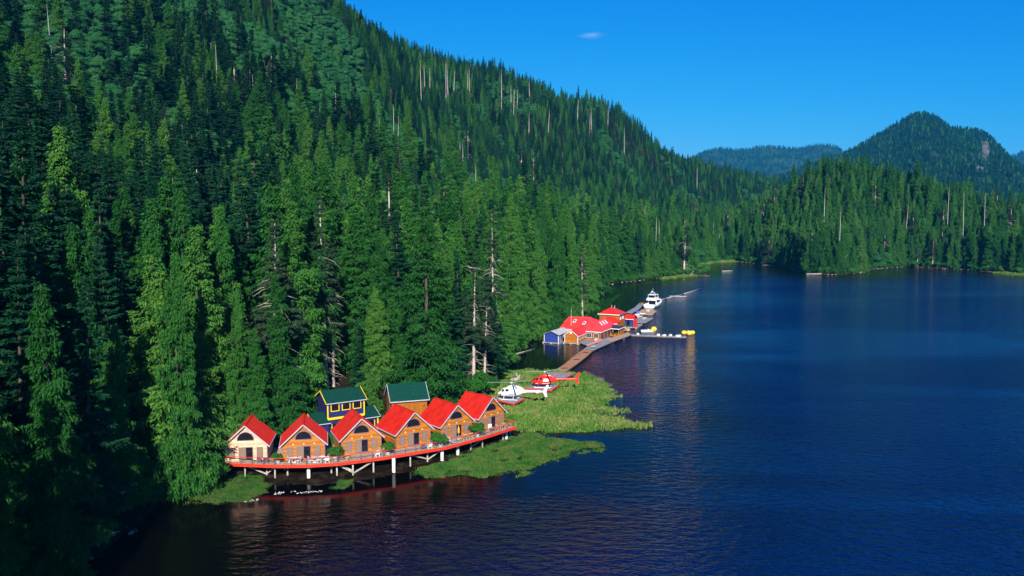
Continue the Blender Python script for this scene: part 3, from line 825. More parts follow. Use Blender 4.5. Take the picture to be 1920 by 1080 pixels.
M_PILE = noise_mat('weathered_pile', (0.26, 0.23, 0.20), (0.50, 0.46, 0.40), 1.6, 0.85, 0.1, (1, 1, 0.5), 0.3)
M_CONC = noise_mat('concrete_pile', (0.60, 0.57, 0.52), (0.80, 0.77, 0.72), 2.0, 0.8, 0.1)
M_POST = noise_mat('rail_post_paint', (0.05, 0.055, 0.09), (0.09, 0.10, 0.14), 3.0, 0.5, 0.3)
M_GREYROOF = noise_mat('grey_roof', (0.24, 0.25, 0.28), (0.44, 0.45, 0.48), 0.9, 0.6, 0.3)
M_DARKROOF = noise_mat('dark_roof', (0.018, 0.022, 0.045), (0.035, 0.04, 0.07), 1.2, 0.6, 0.3)
M_BLACK = noise_mat('black_rubber', (0.012, 0.012, 0.014), (0.03, 0.03, 0.034), 3.0, 0.6, 0.3)
M_STEEL = noise_mat('grey_metal', (0.30, 0.32, 0.35), (0.45, 0.47, 0.50), 2.0, 0.4, 0.5, metallic=0.3)
M_YFAB = noise_mat('yellow_rubber', (0.78, 0.46, 0.02), (0.88, 0.58, 0.05), 2.0, 0.45, 0.4)
M_TAN = noise_mat('tan_wood', (0.52, 0.30, 0.14), (0.68, 0.44, 0.24), 2.0, 0.6, 0.2)
M_HBLUE = noise_mat('blue_stripe_paint', (0.02, 0.09, 0.45), (0.03, 0.12, 0.55), 2.0, 0.35, 0.5)
M_HWHITE = noise_mat('white_gloss_paint', (0.74, 0.74, 0.75), (0.82, 0.82, 0.82), 1.0, 0.3, 0.5)
M_HRED = noise_mat('red_gloss_paint', (0.66, 0.020, 0.012), (0.76, 0.030, 0.016), 1.0, 0.3, 0.5)
M_POT = noise_mat('grey_pot', (0.30, 0.31, 0.33), (0.50, 0.50, 0.52), 3.0, 0.7, 0.2)
M_CURT = noise_mat('curtain', (0.14, 0.09, 0.07), (0.28, 0.19, 0.14), 6.0, 0.9, 0.1, (8, 8, 0.3))
M_ROCK = noise_mat('dark_rock', (0.035, 0.03, 0.03), (0.13, 0.115, 0.10), 1.3, 0.9, 0.15, (1, 1, 1), 0.8, 8, bdist=0.15)
M_STONE = noise_mat('pale_stone', (0.16, 0.145, 0.125), (0.40, 0.37, 0.33), 1.1, 0.9, 0.15, (1, 1, 1), 0.6, 8)
def glass_mat(name, c, rough=0.08):
    m, n_, l_, p_ = new_mat(name)
    p_.inputs['Base Color'].default_value = (*c, 1); p_.inputs['Roughness'].default_value = rough; p_.inputs['IOR'].default_value = 1.5
    return m
M_GLASS = glass_mat('dark_window_glass', (0.012, 0.010, 0.014))
M_SKYL = glass_mat('pale_skylight', (0.62, 0.62, 0.64), 0.3)

# ------------------------------------------------------------------ mesh builder
class MB:
    def __init__(s): s.V = []; s.F = []
    def add(s, V, F):
        o = len(s.V); s.V += [tuple(v) for v in V]; s.F += [tuple(i + o for i in f) for f in F]; return s
    def box(s, x0, x1, y0, y1, z0, z1):
        V, F = box_np(x0, x1, y0, y1, z0, z1); return s.add(V, F)
    def hexa(s, a, b):
        """two quads a (bottom) and b (top), each four corners in the same turning"""
        return s.add(list(a) + list(b), [(3, 2, 1, 0), (4, 5, 6, 7), (0, 1, 5, 4), (1, 2, 6, 5), (2, 3, 7, 6), (3, 0, 4, 7)])
    def bar(s, p, q, w, h=None):
        p = Vector(p); q = Vector(q); h = w if h is None else h
        d = (q - p).normalized(); up = Vector((0, 0, 1)) if abs(d.z) < 0.95 else Vector((0, 1, 0))
        e1 = d.cross(up).normalized() * (w / 2); e2 = e1.cross(d).normalized() * (h / 2)
        return s.hexa([p - e1 - e2, p + e1 - e2, p + e1 + e2, p - e1 + e2], [q - e1 - e2, q + e1 - e2, q + e1 + e2, q - e1 + e2])
    def tube(s, pts, rad, sides=8, cap=True):
        if isinstance(rad, (int, float)): rad = [rad] * len(pts)
        v, q = tube_np([tuple(p) for p in pts], rad, sides)
        F = [tuple(int(i) for i in f) for f in q]
        if cap:
            F.append(tuple(range(sides - 1, -1, -1))); F.append(tuple(range((len(pts) - 1) * sides, len(pts) * sides)))
        return s.add(v, F)
    def prism(s, poly, z0, z1):
        n_ = len(poly)
        V = [(x, y, z0) for x, y in poly] + [(x, y, z1) for x, y in poly]
        return s.add(V, [tuple(range(n_ - 1, -1, -1)), tuple(range(n_, 2 * n_))] + [(i, (i + 1) % n_, n_ + (i + 1) % n_, n_ + i) for i in range(n_)])
    def xprism(s, poly, y0, y1):
        """polygon in the x-z plane pulled along y"""
        n_ = len(poly)
        V = [(x, y0, z) for x, z in poly] + [(x, y1, z) for x, z in poly]
        return s.add(V, [tuple(range(n_)), tuple(range(2 * n_ - 1, n_ - 1, -1))] + [((i + 1) % n_, i, n_ + i, n_ + (i + 1) % n_) for i in range(n_)])
    def slab(s, pts, t):
        """flat panel with thickness t below it"""
        P = [Vector(p) for p in pts]
        nrm = (P[1] - P[0]).cross(P[-1] - P[0]).normalized()
        if nrm.z < 0: P.reverse(); nrm = -nrm
        n_ = len(P)
        V = [p - nrm * t for p in P] + P
        return s.add(V, [tuple(range(n_ - 1, -1, -1)), tuple(range(n_, 2 * n_))] + [(i, (i + 1) % n_, n_ + (i + 1) % n_, n_ + i) for i in range(n_)])
    def build(s, name, mat, parent=None, kind=None, smooth=False):
        me = bpy.data.meshes.new(name)
        me.from_pydata(s.V, [], s.F); me.materials.append(mat)
        bm = bmesh.new(); bm.from_mesh(me); bmesh.ops.recalc_face_normals(bm, faces=bm.faces); bm.to_mesh(me); bm.free()
        if smooth:
            for p_ in me.polygons: p_.use_smooth = True
        o = link(name, me, parent)
        if kind: o['kind'] = kind
        return o

def copy_tree(o, parent=None):
    c = o.copy(); COL.objects.link(c); c.parent = parent
    for ch in list(o.children): copy_tree(ch, c)
    return c

def window(parent, x, z0, w, h, y, frame=M_TRIM, pane=M_GLASS, name='window', bars=0, fw=0.08, axis='x', sgn=-1):
    """framed window on a wall: axis x = wall along x facing sgn*y; axis y = wall along y facing sgn*x"""
    def B(mb, a0, a1, d0, d1, z0_, z1_):
        d0, d1 = sorted((y + sgn * d0, y + sgn * d1))
        if axis == 'x': mb.box(a0, a1, d0, d1, z0_, z1_)
        else: mb.box(d0, d1, a0, a1, z0_, z1_)
    f = MB()
    B(f, x - w / 2, x - w / 2 + fw, 0.0, 0.075, z0, z0 + h); B(f, x + w / 2 - fw, x + w / 2, 0.0, 0.075, z0, z0 + h)
    B(f, x - w / 2 + fw, x + w / 2 - fw, 0.0, 0.075, z0, z0 + fw); B(f, x - w / 2 + fw, x + w / 2 - fw, 0.0, 0.075, z0 + h - fw, z0 + h)
    for k in range(bars):
        xx = x - w / 2 + w * (k + 1) / (bars + 1)
        B(f, xx - 0.03, xx + 0.03, 0.0, 0.07, z0 + fw, z0 + h - fw)
    wo = f.build(name, frame, parent)
    n_ = bars + 1
    for k in range(n_):
        a0 = x - w / 2 + fw + (w - 2 * fw) * k / n_ + (0.035 if k else 0); a1 = x - w / 2 + fw + (w - 2 * fw) * (k + 1) / n_ - (0.035 if k < n_ - 1 else 0)
        g = MB(); B(g, a0, a1, 0.0, 0.045, z0 + fw, z0 + h - fw)
        g.build('pane', pane[k % len(pane)] if isinstance(pane, (list, tuple)) else pane, wo)
    return wo

def gable_roof(parent, W, D, ze, zr, ov, fo, mat, seam=0.45, barge=M_BARGE, bo=0.3, name='roof', seams=True):
    """ridge along y, front at y=0; ze/zr = wall eave and wall peak height"""
    k = (zr - ze) / (W / 2); t = 0.10
    roof = None
    hw = W / 2 + ov
    r = MB()
    lift = 0.10
    for sx in (-1, 1):
        r.slab([(0, -fo, zr + lift), (0, D + bo, zr + lift), (sx * hw, D + bo, zr + lift - k * hw), (sx * hw, -fo, zr + lift - k * hw)], t)
    roof = r.build(name, mat, parent)
    if seams:
        m_ = MB(); n_ = int((D + fo + bo) / seam)
        for i in range(n_ + 1):
            yy = -fo + 0.05 + (D + fo + bo - 0.1) * i / n_
            for sx in (-1, 1):
                m_.bar((sx * 0.06, yy, zr + lift - k * 0.06 + 0.02), (sx * (hw - 0.02), yy, zr + lift - k * (hw - 0.02) + 0.02), 0.045, 0.09)
        m_.build('seams', M_SEAM if mat in (M_RED, M_ROSE) else mat, roof, kind='stuff')
    c = MB(); c.bar((0, -fo - 0.02, zr + lift + 0.02), (0, D + bo + 0.02, zr + lift + 0.02), 0.26, 0.07); c.build('ridge_cap', mat, roof)
    for sx in (-1, 1):
        b = MB(); b.bar((sx * 0.02, -fo - 0.035, zr + lift - 0.10), (sx * (hw + 0.03), -fo - 0.035, zr + lift - k * (hw + 0.03) - 0.10), 0.06, 0.16); b.build('barge_board', barge, roof)
        g = MB(); g.bar((sx * (hw + 0.045), -fo, zr + lift - k * hw - 0.09), (sx * (hw + 0.045), D + bo, zr + lift - k * hw - 0.09), 0.08, 0.16); g.build('gutter', barge, roof)
    return roof

def siding(W, D, ze, zr, board=0.2, front=True, sides=True, back=False):
    m_ = MB(); k = (zr - ze) / (W / 2)
    z = 0.02
    while z < zr - 0.12:
        z1 = z + board - 0.012
        hw = W / 2 if z1 <= ze else max(0.0, (zr - z1) / k)
        if hw > 0.1 and front:
            m_.hexa([(-hw, -0.045, z), (hw, -0.045, z), (hw, 0.0, z), (-hw, 0.0, z)], [(-hw, -0.016, z1), (hw, -0.016, z1), (hw, 0.0, z1), (-hw, 0.0, z1)])
        if z1 <= ze + 0.05 and sides:
            for sx in (-1, 1):
                x0 = sx * W / 2
                m_.hexa([(x0, 0, z), (x0 + sx * 0.045, 0, z), (x0 + sx * 0.045, D, z), (x0, D, z)], [(x0, 0, z1), (x0 + sx * 0.016, 0, z1), (x0 + sx * 0.016, D, z1), (x0, D, z1)])
        z += board
    return m_

# ------------------------------------------------------------------ the six cabins
DECK_Z = 2.6
CAB_W, CAB_D, CAB_E, CAB_R = 6.2, 6.1, 2.65, 5.5
cab_px = [((424, 866), (499, 862.5), (472, 780), (458, 799)), ((532, 863), (607.5, 861), (559, 779), (569, 800)), ((642.5, 852), (713, 846), (651, 773), (678, 791)),
          ((743, 841.5), (806.7, 830), (734.7, 763), (776.3, 779)), ((827.7, 825), (882.4, 815), (804, 750.7), (856.5, 765)), ((898.3, 807.5), (942, 799), (861.4, 737.7), (922.6, 747.4))]
cab_lab = ['glare-pale cabin with red roof at the left end of the deck', 'red-roofed orange cabin second from the left, beside the pale cabin', 'red-roofed orange cabin directly in front of the blue and yellow house',
           'red-roofed orange cabin with dark glass door in front of the plain green roof', 'red-roofed orange cabin with two tan chairs on its deck', 'red-roofed orange cabin at the right end of the deck nearest the helicopters']
def make_cabin(loc, rz, wallm, label):
    c = empty('cabin', loc, rz)
    tag(c, label, 'cabin', 'red roofed cabins on the stilted deck')
    k = (CAB_R - CAB_E) / (CAB_W / 2)
    w = MB(); w.xprism([(-CAB_W / 2, -0.05), (CAB_W / 2, -0.05), (CAB_W / 2, CAB_E), (0, CAB_R), (-CAB_W / 2, CAB_E)], 0.0, CAB_D)
    wall = w.build('wall', wallm, c)
    siding(CAB_W, CAB_D, CAB_E, CAB_R).build('siding', wallm, wall, kind='stuff')
    for sx in (-1, 1):
        for yy in (-0.03, CAB_D - 0.1):
            b = MB(); b.box(sx * CAB_W / 2 - 0.06 + sx * 0.03, sx * CAB_W / 2 + 0.06 + sx * 0.03, yy - 0.05, yy + 0.09, 0.0, CAB_E - 0.05); b.build('corner_board', M_TRIM, wall)
    gable_roof(c, CAB_W, CAB_D, CAB_E, CAB_R, 0.45, 0.55, M_RED)
    # half round window
    f = MB(); g = MB(); R0, R1 = 1.26, 1.17; n_ = 18; zb = 3.22
    arc = [(math.cos(math.pi * i / n_), math.sin(math.pi * i / n_)) for i in range(n_ + 1)]
    for i in range(n_):
        (a0, b0), (a1, b1) = arc[i], arc[i + 1]
        f.hexa([(a0 * R1, -0.12, zb + b0 * R1), (a0 * R0, -0.12, zb + b0 * R0), (a1 * R0, -0.12, zb + b1 * R0), (a1 * R1, -0.12, zb + b1 * R1)],
               [(a0 * R1, 0.0, zb + b0 * R1), (a0 * R0, 0.0, zb + b0 * R0), (a1 * R0, 0.0, zb + b1 * R0), (a1 * R1, 0.0, zb + b1 * R1)])
    f.box(-R0, R0, -0.12, 0.0, zb - 0.08, zb)
    fo = f.build('arched_window', M_TRIM, c)
    g.xprism([(a * R1, zb + b * R1) for a, b in arc], -0.075, -0.01)
    g.build('pane', M_GLASS, fo)
    d = window(c, 0.0, 0.08, 2.1, 2.05, -0.04, M_TRIM, [M_CURT, M_GLASS], 'sliding_door', 1)
    for xx in (-2.05, 2.05):
        wdw = window(c, xx, 0.35, 0.92, 1.72, -0.04, M_TRIM, M_CURT, 'window')
    for xx in (-1.5, 0.05, 1.6):
        b = MB(); b.box(xx - 0.09, xx + 0.09, -0.16, -0.04, 2.42, 2.54); b.build('wall_light', M_WHITE, c)
    return c
cab_frames = []
for i, (L, R_, bk, fr) in enumerate(cab_px):
    a_ = at(*L, DECK_Z); b_ = at(*R_, DECK_Z); ctr = (a_ + b_) / 2
    zr_ = DECK_Z + CAB_R
    p0 = at(*fr, zr_); p1 = at(*bk, zr_)
    dv = (p1 - p0); ang1 = math.atan2(-dv.x, dv.y)
    fv = b_ - a_; ang2 = math.atan2(fv.y, fv.x)
    ang = 0.5 * ang1 + 0.5 * ang2
    print('CABIN', i, round(math.degrees(ang1)), round(math.degrees(ang2)), [round(v, 1) for v in ctr], 'w', round(fv.length, 2), 'd', round(dv.length, 2))
    make_cabin(ctr + Vector((0, 0, 0.02)), ang, M_GLARE if i == 0 else M_ORANGE, cab_lab[i])
    cab_frames.append((ctr, ang))

# ------------------------------------------------------------------ the deck they stand on
edge_px = [(409, 868), (515, 872.5), (575, 872), (633, 868.5), (720, 857.5), (838, 838), (909, 818.5), (966, 800.5)]
edge = [at(u, v, DECK_Z) for u, v in edge_px]
deck = empty('boardwalk_deck', (edge[3].x, edge[3].y, 0))
tag(deck, 'long curved red-edged timber deck on pale stilts under the cabins', 'deck')
O = Vector((edge[3].x, edge[3].y, 0))
nrm = []
for i in range(len(edge)):
    d = (edge[min(i + 1, len(edge) - 1)] - edge[max(i - 1, 0)]).normalized()
    nrm.append(Vector((-d.y, d.x, 0)))
depth = [8.0, 9, 10, 11, 12, 12, 11.5, 9.5]
back = [e + n_ * dd for e, n_, dd in zip(edge, nrm, depth)]
und = MB(); pl = MB()
for i in range(len(edge) - 1):
    a_, b_, c_, d_ = edge[i] - O, edge[i + 1] - O, back[i + 1] - O, back[i] - O
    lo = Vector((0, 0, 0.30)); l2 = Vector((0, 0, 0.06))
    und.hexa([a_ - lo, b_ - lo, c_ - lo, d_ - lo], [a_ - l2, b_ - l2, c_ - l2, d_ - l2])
    npl = 34
    for k in range(npl):
        t0, t1 = k / npl, (k + 0.93) / npl
        q = [a_.lerp(d_, t0), b_.lerp(c_, t0), b_.lerp(c_, t1), a_.lerp(d_, t1)]
        pl.hexa([v - l2 for v in q], q)
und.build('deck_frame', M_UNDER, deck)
pl.build('planks', M_DECK, deck, kind='stuff')
for i in range(len(edge) - 1):
    f = MB(); n_ = (nrm[i] + nrm[i + 1]).normalized() * 0.06
    f.bar(edge[i] - O - n_ + Vector((0, 0, -0.16)), edge[i + 1] - O - n_ + Vector((0, 0, -0.16)), 0.10, 0.46); f.build('fascia_board', M_REDP, deck)
    r_ = MB(); ins = (nrm[i] + nrm[i + 1]).normalized() * 0.12
    A = edge[i] - O + ins; B_ = edge[i + 1] - O + ins
    r_.bar(A + Vector((0, 0, 1.0)), B_ + Vector((0, 0, 1.0)), 0.15, 0.07); r_.build('top_rail', M_REDP, deck)
    cb = MB()
    for zz in (0.2, 0.45, 0.7): cb.tube([A + Vector((0, 0, zz)), B_ + Vector((0, 0, zz))], 0.012, 4)
    cb.build('rail_cables', M_POST, deck, kind='stuff')
    n_p = max(2, int((B_ - A).length / 1.7))
    for k in range(n_p):
        q = A.lerp(B_, k / n_p); b = MB(); b.box(q.x - 0.045, q.x + 0.045, q.y - 0.045, q.y + 0.045, DECK_Z, DECK_Z + 0.96); b.build('rail_post', M_POST, deck)
# railing round both ends
for e_, bk, k in ((edge[0], back[0], 0), (edge[-1], back[-1], -1)):
    A = e_ - O; B_ = A.lerp(bk - O, 0.42)
    r_ = MB(); r_.bar(A + Vector((0, 0, 1.0)), B_ + Vector((0, 0, 1.0)), 0.15, 0.07); r_.build('top_rail', M_REDP, deck)
    f = MB(); s_ = Vector((-0.06, 0, 0)) if k == 0 else Vector((0.06, 0, 0)); f.bar(A + s_ + Vector((0, 0, -0.16)), bk - O + s_ + Vector((0, 0, -0.16)), 0.10, 0.46); f.build('fascia_board', M_REDP, deck)
    for t in (0.15, 0.29, 0.42):
        q = A.lerp(bk - O, t); b = MB(); b.box(q.x - 0.045, q.x + 0.045, q.y - 0.045, q.y + 0.045, DECK_Z, DECK_Z + 0.96); b.build('rail_post', M_POST, deck)
piles = [(414, 889, 0), (427, 892, 1), (460, 896.5, 0), (500.6, 894.5, 0), (516, 899.6, 0), (539.5, 895.5, 0), (579, 898.6, 1), (621.7, 892.5, 0), (632, 895.5, 0), (662, 894, 0), (700.5, 888.4, 0), (738.4, 886.5, 1), (769.5, 876.8, 0),
         (801.6, 868, 0), (829, 865, 1), (858.4, 854.4, 1), (882.8, 844.7, 0), (904.5, 841.7, 0), (943, 827, 0), (949.3, 824, 1), (957, 817.4, 0)]
pp = []
for u, v, thick in piles:
    q = at(u, v, 0.0) - O; pp.append(q)
    b = MB(); r0 = 0.27 if thick else 0.13
    b.tube([(q.x, q.y, -1.4), (q.x, q.y, 0.8), (q.x, q.y, DECK_Z - 0.28)], [r0 * 1.05, r0, r0 * 0.95], 10); b.build('pile', M_CONC if thick else M_PILE, deck, smooth=True)
# a second row of piles stands in the shade at the back
for i in range(1, len(edge)):
    for t in (0.45, 0.85):
        q = edge[i].lerp(back[i], t) - O; b = MB(); b.tube([(q.x, q.y, -0.8), (q.x, q.y, DECK_Z - 0.28)], 0.15, 8); b.build('pile', M_PILE, deck, smooth=True)
for i, j, z0, z1 in [(2, 3, 1.9, 0.4), (4, 3, 1.9, 0.5), (8, 9, 2.0, 0.6), (9, 10, 0.5, 2.0), (7, 9, 2.1, 0.9), (12, 13, 2.0, 0.6), (13, 14, 0.5, 1.9), (16, 17, 0.5, 1.6)]:
    b = MB(); A = pp[i]; B_ = pp[j]; b.bar((A.x, A.y + 0.2, z0), (B_.x, B_.y + 0.2, z1), 0.14, 0.2); b.build('brace', M_PILE, deck)

# ------------------------------------------------------------------ blue and yellow house, green roof
def hip(mb, poly, apex, t=0.12):
    n_ = len(poly)
    for i in range(n_):
        a_, b_ = Vector(poly[i]), Vector(poly[(i + 1) % n_])
        if isinstance(apex, (list, tuple)) and len(apex) == 2 and n_ == 4:
            ap0, ap1 = Vector(apex[0]), Vector(apex[1])
            if i == 0: mb.slab([a_, b_, ap1, ap0], t)
            elif i == 2: mb.slab([a_, b_, ap0, ap1], t)
            elif i == 1: mb.slab([a_, b_, ap1], t)
            else: mb.slab([a_, b_, ap0], t)
        else: mb.slab([a_, b_, Vector(apex)], t)
    return mb

def trim_u(parent, x, z0, w, h, y, t=0.13):
    """yellow trim round a window: both sides and the sill"""
    m_ = MB()
    m_.box(x - w / 2 - t, x - w / 2, y - 0.09, y, z0 - t, z0 + h); m_.box(x + w / 2, x + w / 2 + t, y - 0.09, y, z0 - t, z0 + h); m_.box(x - w / 2, x + w / 2, y - 0.09, y, z0 - t, z0)
    wo = m_.build('window', M_YELLOW, parent)
    g = MB(); g.box(x - w / 2, x + w / 2, y - 0.05, y, z0, z0 + h); g.build('pane', M_GLASS, wo)
    return wo

GB = 2.7
eL = at(611.7, 755.3, GB + 5.4); eR = at(687.5, 745.8, GB + 5.4)
ang = math.atan2((eR - eL).y, (eR - eL).x); Wb = (eR - eL).length - 0.7
cen = (eL + eR) / 2
dirb = Vector((-math.sin(ang), math.cos(ang), 0))
hb = empty('blue_house', Vector((cen.x, cen.y, GB)) + dirb * 0.45, ang)
tag(hb, 'two storey blue house with yellow trim and green roof behind the cabins', 'house')
hwb = Wb / 2
m_ = MB(); m_.box(-hwb, hwb, 0, 5.6, -1.0, 5.35); wall = m_.build('wall', M_BLUE, hb)
m_ = MB(); m_.add([(-hwb, 0, 5.35), (-hwb, 5.6, 5.35), (-hwb, 2.8, 6.75), (hwb, 0, 5.35), (hwb, 5.6, 5.35), (hwb, 2.8, 6.75)], [(0, 2, 1), (3, 4, 5), (0, 3, 5, 2), (2, 5, 4, 1)]); m_.build('gable_wall', M_BLUE, hb)
rf = MB()
for (ya, yb) in ((-0.45, 2.8), (6.05, 2.8)):
    za = 6.85 - abs(ya - 2.8) * 0.5
    rf.slab([(-hwb - 0.35, ya, za), (hwb + 0.35, ya, za), (hwb + 0.35, yb, 6.85), (-hwb - 0.35, yb, 6.85)], 0.12)
roof = rf.build('roof', M_GREENR, hb)
for sx in (-1, 1):
    for (ya, yb) in ((-0.5, 2.8), (6.1, 2.8)):
        b = MB(); b.bar((sx * (hwb + 0.40), ya, 6.80 - abs(ya - 2.8) * 0.5), (sx * (hwb + 0.40), yb, 6.80), 0.08, 0.22); b.build('barge_board', M_YELLOW, roof)
b = MB(); b.bar((-hwb - 0.35, -0.5, 5.12), (hwb + 0.35, -0.5, 5.12), 0.09, 0.14); b.build('gutter', M_BARGE, roof)
for x in (-2.05, 0.0, 2.05):
    trim_u(hb, x * hwb / 3.4, 3.75, 1.25, 1.1, -0.002)
for sx in (-1, 1):
    b = MB(); b.box(sx * hwb - 0.10, sx * hwb + 0.10, -0.11, 0.0, 2.5, 5.1); b.build('corner_board', M_YELLOW, hb)
b = MB(); b.box(-hwb - 0.05, hwb + 0.05, -0.16, -0.002, 2.25, 2.62); b.build('floor_band', M_YELLOW, hb)
trim_u(hb, -2.0, 0.5, 1.0, 1.0, -0.002); trim_u(hb, 0.3, 0.3, 1.1, 1.3, -0.002)
for sx, wn_ in ((-1, 2.5), (1, 2.3)):
    x0, x1 = sorted((sx * (hwb + 0.01), sx * (hwb + wn_)))
    m_ = MB(); m_.box(x0, x1, -0.6, 4.6, -1.0, 2.0); wg = m_.build('wing_wall', M_BLUE, hb)
    r_ = MB(); r_.slab([(x0 - (0.3 if sx < 0 else 0), -1.0, 2.0), (x1 + (0.3 if sx > 0 else 0), -1.0, 2.0), (x1 + (0.3 if sx > 0 else 0), 2.2, 3.25), (x0 - (0.3 if sx < 0 else 0), 2.2, 3.25)], 0.1)
    r_.slab([(x0 - (0.3 if sx < 0 else 0), 2.2, 3.25), (x1 + (0.3 if sx > 0 else 0), 2.2, 3.25), (x1 + (0.3 if sx > 0 else 0), 5.0, 2.1), (x0 - (0.3 if sx < 0 else 0), 5.0, 2.1)], 0.1)
    wr = r_.build('wing_roof', M_GREENR, hb)
    xe = sx * (hwb + wn_ + 0.34)
    b = MB(); b.bar((xe, -1.02, 1.95), (xe, 2.2, 3.2), 0.07, 0.2); b.build('barge_board', M_YELLOW if sx < 0 else M_BARGE, wr)
    b = MB(); b.bar((x0 - 0.2, -1.05, 1.93), (x1 + 0.2, -1.05, 1.93), 0.08, 0.13); b.build('gutter', M_BARGE, wr)
    b = MB(); xc = sx * (hwb + wn_) - sx * 0.05; b.box(xc - 0.10, xc + 0.10, -0.72, -0.61, -0.8, 1.9); b.build('corner_board', M_YELLOW, wg)
trim_u(hb, hwb + 1.0, 0.3, 1.15, 1.1, -0.602)

# ------------------------------------------------------------------ plain green roofed timber house
rL = at(731.7, 753, GB + 3.3); rR = at(804.7, 747.5, GB + 3.3)
ang = math.atan2((rR - rL).y, (rR - rL).x) ; Wg = (rR - rL).length - 0.7; cen = (rL + rR) / 2
dirb = Vector((-math.sin(ang), math.cos(ang), 0))
hg = empty('timber_house', Vector((cen.x, cen.y, GB)) + dirb * 0.45, ang)
tag(hg, 'orange board-walled house with a plain dark green roof behind the cabins', 'house')
hw2 = Wg / 2; Dg = 5.6; zr2 = 5.75; ze2 = 3.5
m_ = MB(); m_.box(-hw2, hw2, 0, Dg, -1.0, ze2); wall = m_.build('wall', M_ORANGE_V, hg)
m_ = MB(); m_.add([(-hw2, 0, ze2), (-hw2, Dg, ze2), (-hw2, Dg / 2, zr2), (hw2, 0, ze2), (hw2, Dg, ze2), (hw2, Dg / 2, zr2)], [(0, 2, 1), (3, 4, 5), (0, 3, 5, 2), (2, 5, 4, 1)]); m_.build('gable_wall', M_ORANGE_V, hg)
nb = 16
for k in range(nb + 1):
    x = -hw2 + 2 * hw2 * k / nb
    b = MB(); b.box(x - 0.035, x + 0.035, -0.05, 0.0, -0.9, ze2 - 0.1); b.build('batten', M_ORANGE_V, wall)
k2 = (zr2 - ze2) / (Dg / 2)
rf = MB()
for ya in (-0.45, Dg + 0.45):
    za = zr2 + 0.1 - abs(ya - Dg / 2) * k2
    rf.slab([(-hw2 - 0.35, ya, za), (hw2 + 0.35, ya, za), (hw2 + 0.35, Dg / 2, zr2 + 0.1), (-hw2 - 0.35, Dg / 2, zr2 + 0.1)], 0.12)
roof = rf.build('roof', M_GREENR, hg)
for sx in (-1, 1):
    for ya in (-0.48, Dg + 0.48):
        b = MB(); b.bar((sx * (hw2 + 0.40), ya, zr2 + 0.03 - abs(ya - Dg / 2) * k2), (sx * (hw2 + 0.40), Dg / 2, zr2 + 0.03), 0.08, 0.22); b.build('barge_board', M_BARGE, roof)
b = MB(); zz = zr2 - (Dg / 2 + 0.5) * k2; b.bar((-hw2 - 0.4, -0.5, zz + 0.02), (hw2 + 0.4, -0.5, zz + 0.02), 0.1, 0.18); b.build('gutter', M_BARGE, roof)
window(hg, 2.0, 0.9, 0.9, 1.2, -hw2 - 0.0, M_TRIM, M_GLASS, 'window', 0, 0.08, 'y', -1)

# ------------------------------------------------------------------ timber stair hut by the trees
p0 = at(883, 712, 3.4)
st_ = empty('timber_stair', (p0.x, p0.y, 2.0), 0.5)
tag(st_, 'orange timber stair landing half hidden behind the tree trunks', 'stair')
b = MB(); b.box(-1.6, 1.6, -1.2, 1.2, 1.2, 1.45); b.build('landing', M_ORANGE, st_)
for x, y in ((-1.4, -1), (1.4, -1), (-1.4, 1), (1.4, 1)):
    b = MB(); b.box(x - 0.1, x + 0.1, y - 0.1, y + 0.1, -1.5, 1.2 if y < 0 else 3.2); b.build('post', M_ORANGE, st_)
for yy in (-1.15, 1.15):
    b = MB(); b.bar((-3.6, yy, 0.2), (1.2, yy, 3.4), 0.14, 0.3); b.build('stringer', M_ORANGE, st_)
for k in range(6):
    b = MB(); x = -3.3 + k * 0.55; b.box(x, x + 0.4, -1.1, 1.1, 0.42 + k * 0.37, 0.48 + k * 0.37); b.build('step', M_ORANGE, st_)
# ------------------------------------------------------------------ marsh and grass
def ground_cover_mat(name, cols, scale):
    m, n_, l_, p_ = new_mat(name)
    n_.remove(p_); out = n_['Material Output']
    tc_ = n_.new('ShaderNodeTexCoord'); nz_ = n_.new('ShaderNodeTexNoise'); nz_.inputs['Scale'].default_value = scale; nz_.inputs['Detail'].default_value = 6; nz_.inputs['Roughness'].default_value = 0.65
    l_.new(tc_.outputs['Object'], nz_.inputs['Vector'])
    ge = n_.new('ShaderNodeNewGeometry'); mm = n_.new('ShaderNodeMath'); mm.operation = 'MULTIPLY_ADD'; mm.inputs[1].default_value = 0.34
    l_.new(ge.outputs['Random Per Island'], mm.inputs[0])
    mm2 = n_.new('ShaderNodeMath'); mm2.operation = 'SUBTRACT'; l_.new(nz_.outputs['Fac'], mm2.inputs[0]); mm2.inputs[1].default_value = 0.17
    l_.new(mm2.outputs[0], mm.inputs[2])
    cr = n_.new('ShaderNodeValToRGB')
    cr.color_ramp.elements[0].position = 0.30; cr.color_ramp.elements[0].color = (*cols[0], 1)
    cr.color_ramp.elements[1].position = 0.70; cr.color_ramp.elements[1].color = (*cols[-1], 1)
    for k, c in enumerate(cols[1:-1]):
        e = cr.color_ramp.elements.new(0.30 + 0.40 * (k + 1) / (len(cols) - 1)); e.color = (*c, 1)
    l_.new(mm.outputs[0], cr.inputs[0])
    df = n_.new('ShaderNodeBsdfDiffuse'); l_.new(cr.outputs[0], df.inputs[0]); l_.new(df.outputs[0], out.inputs[0])
    return m
M_MARSH = ground_cover_mat('marsh_ground', [(0.02, 0.03, 0.012), (0.03, 0.07, 0.014), (0.06, 0.085, 0.02), (0.08, 0.07, 0.03)], 0.16)
M_GRASS = ground_cover_mat('marsh_grass', [(0.028, 0.110, 0.014), (0.060, 0.165, 0.022), (0.125, 0.200, 0.045), (0.23, 0.22, 0.08)], 0.13)
M_MOSS = ground_cover_mat('low_sedge', [(0.022, 0.075, 0.016), (0.032, 0.110, 0.018), (0.050, 0.130, 0.022), (0.12, 0.11, 0.04)], 0.32)

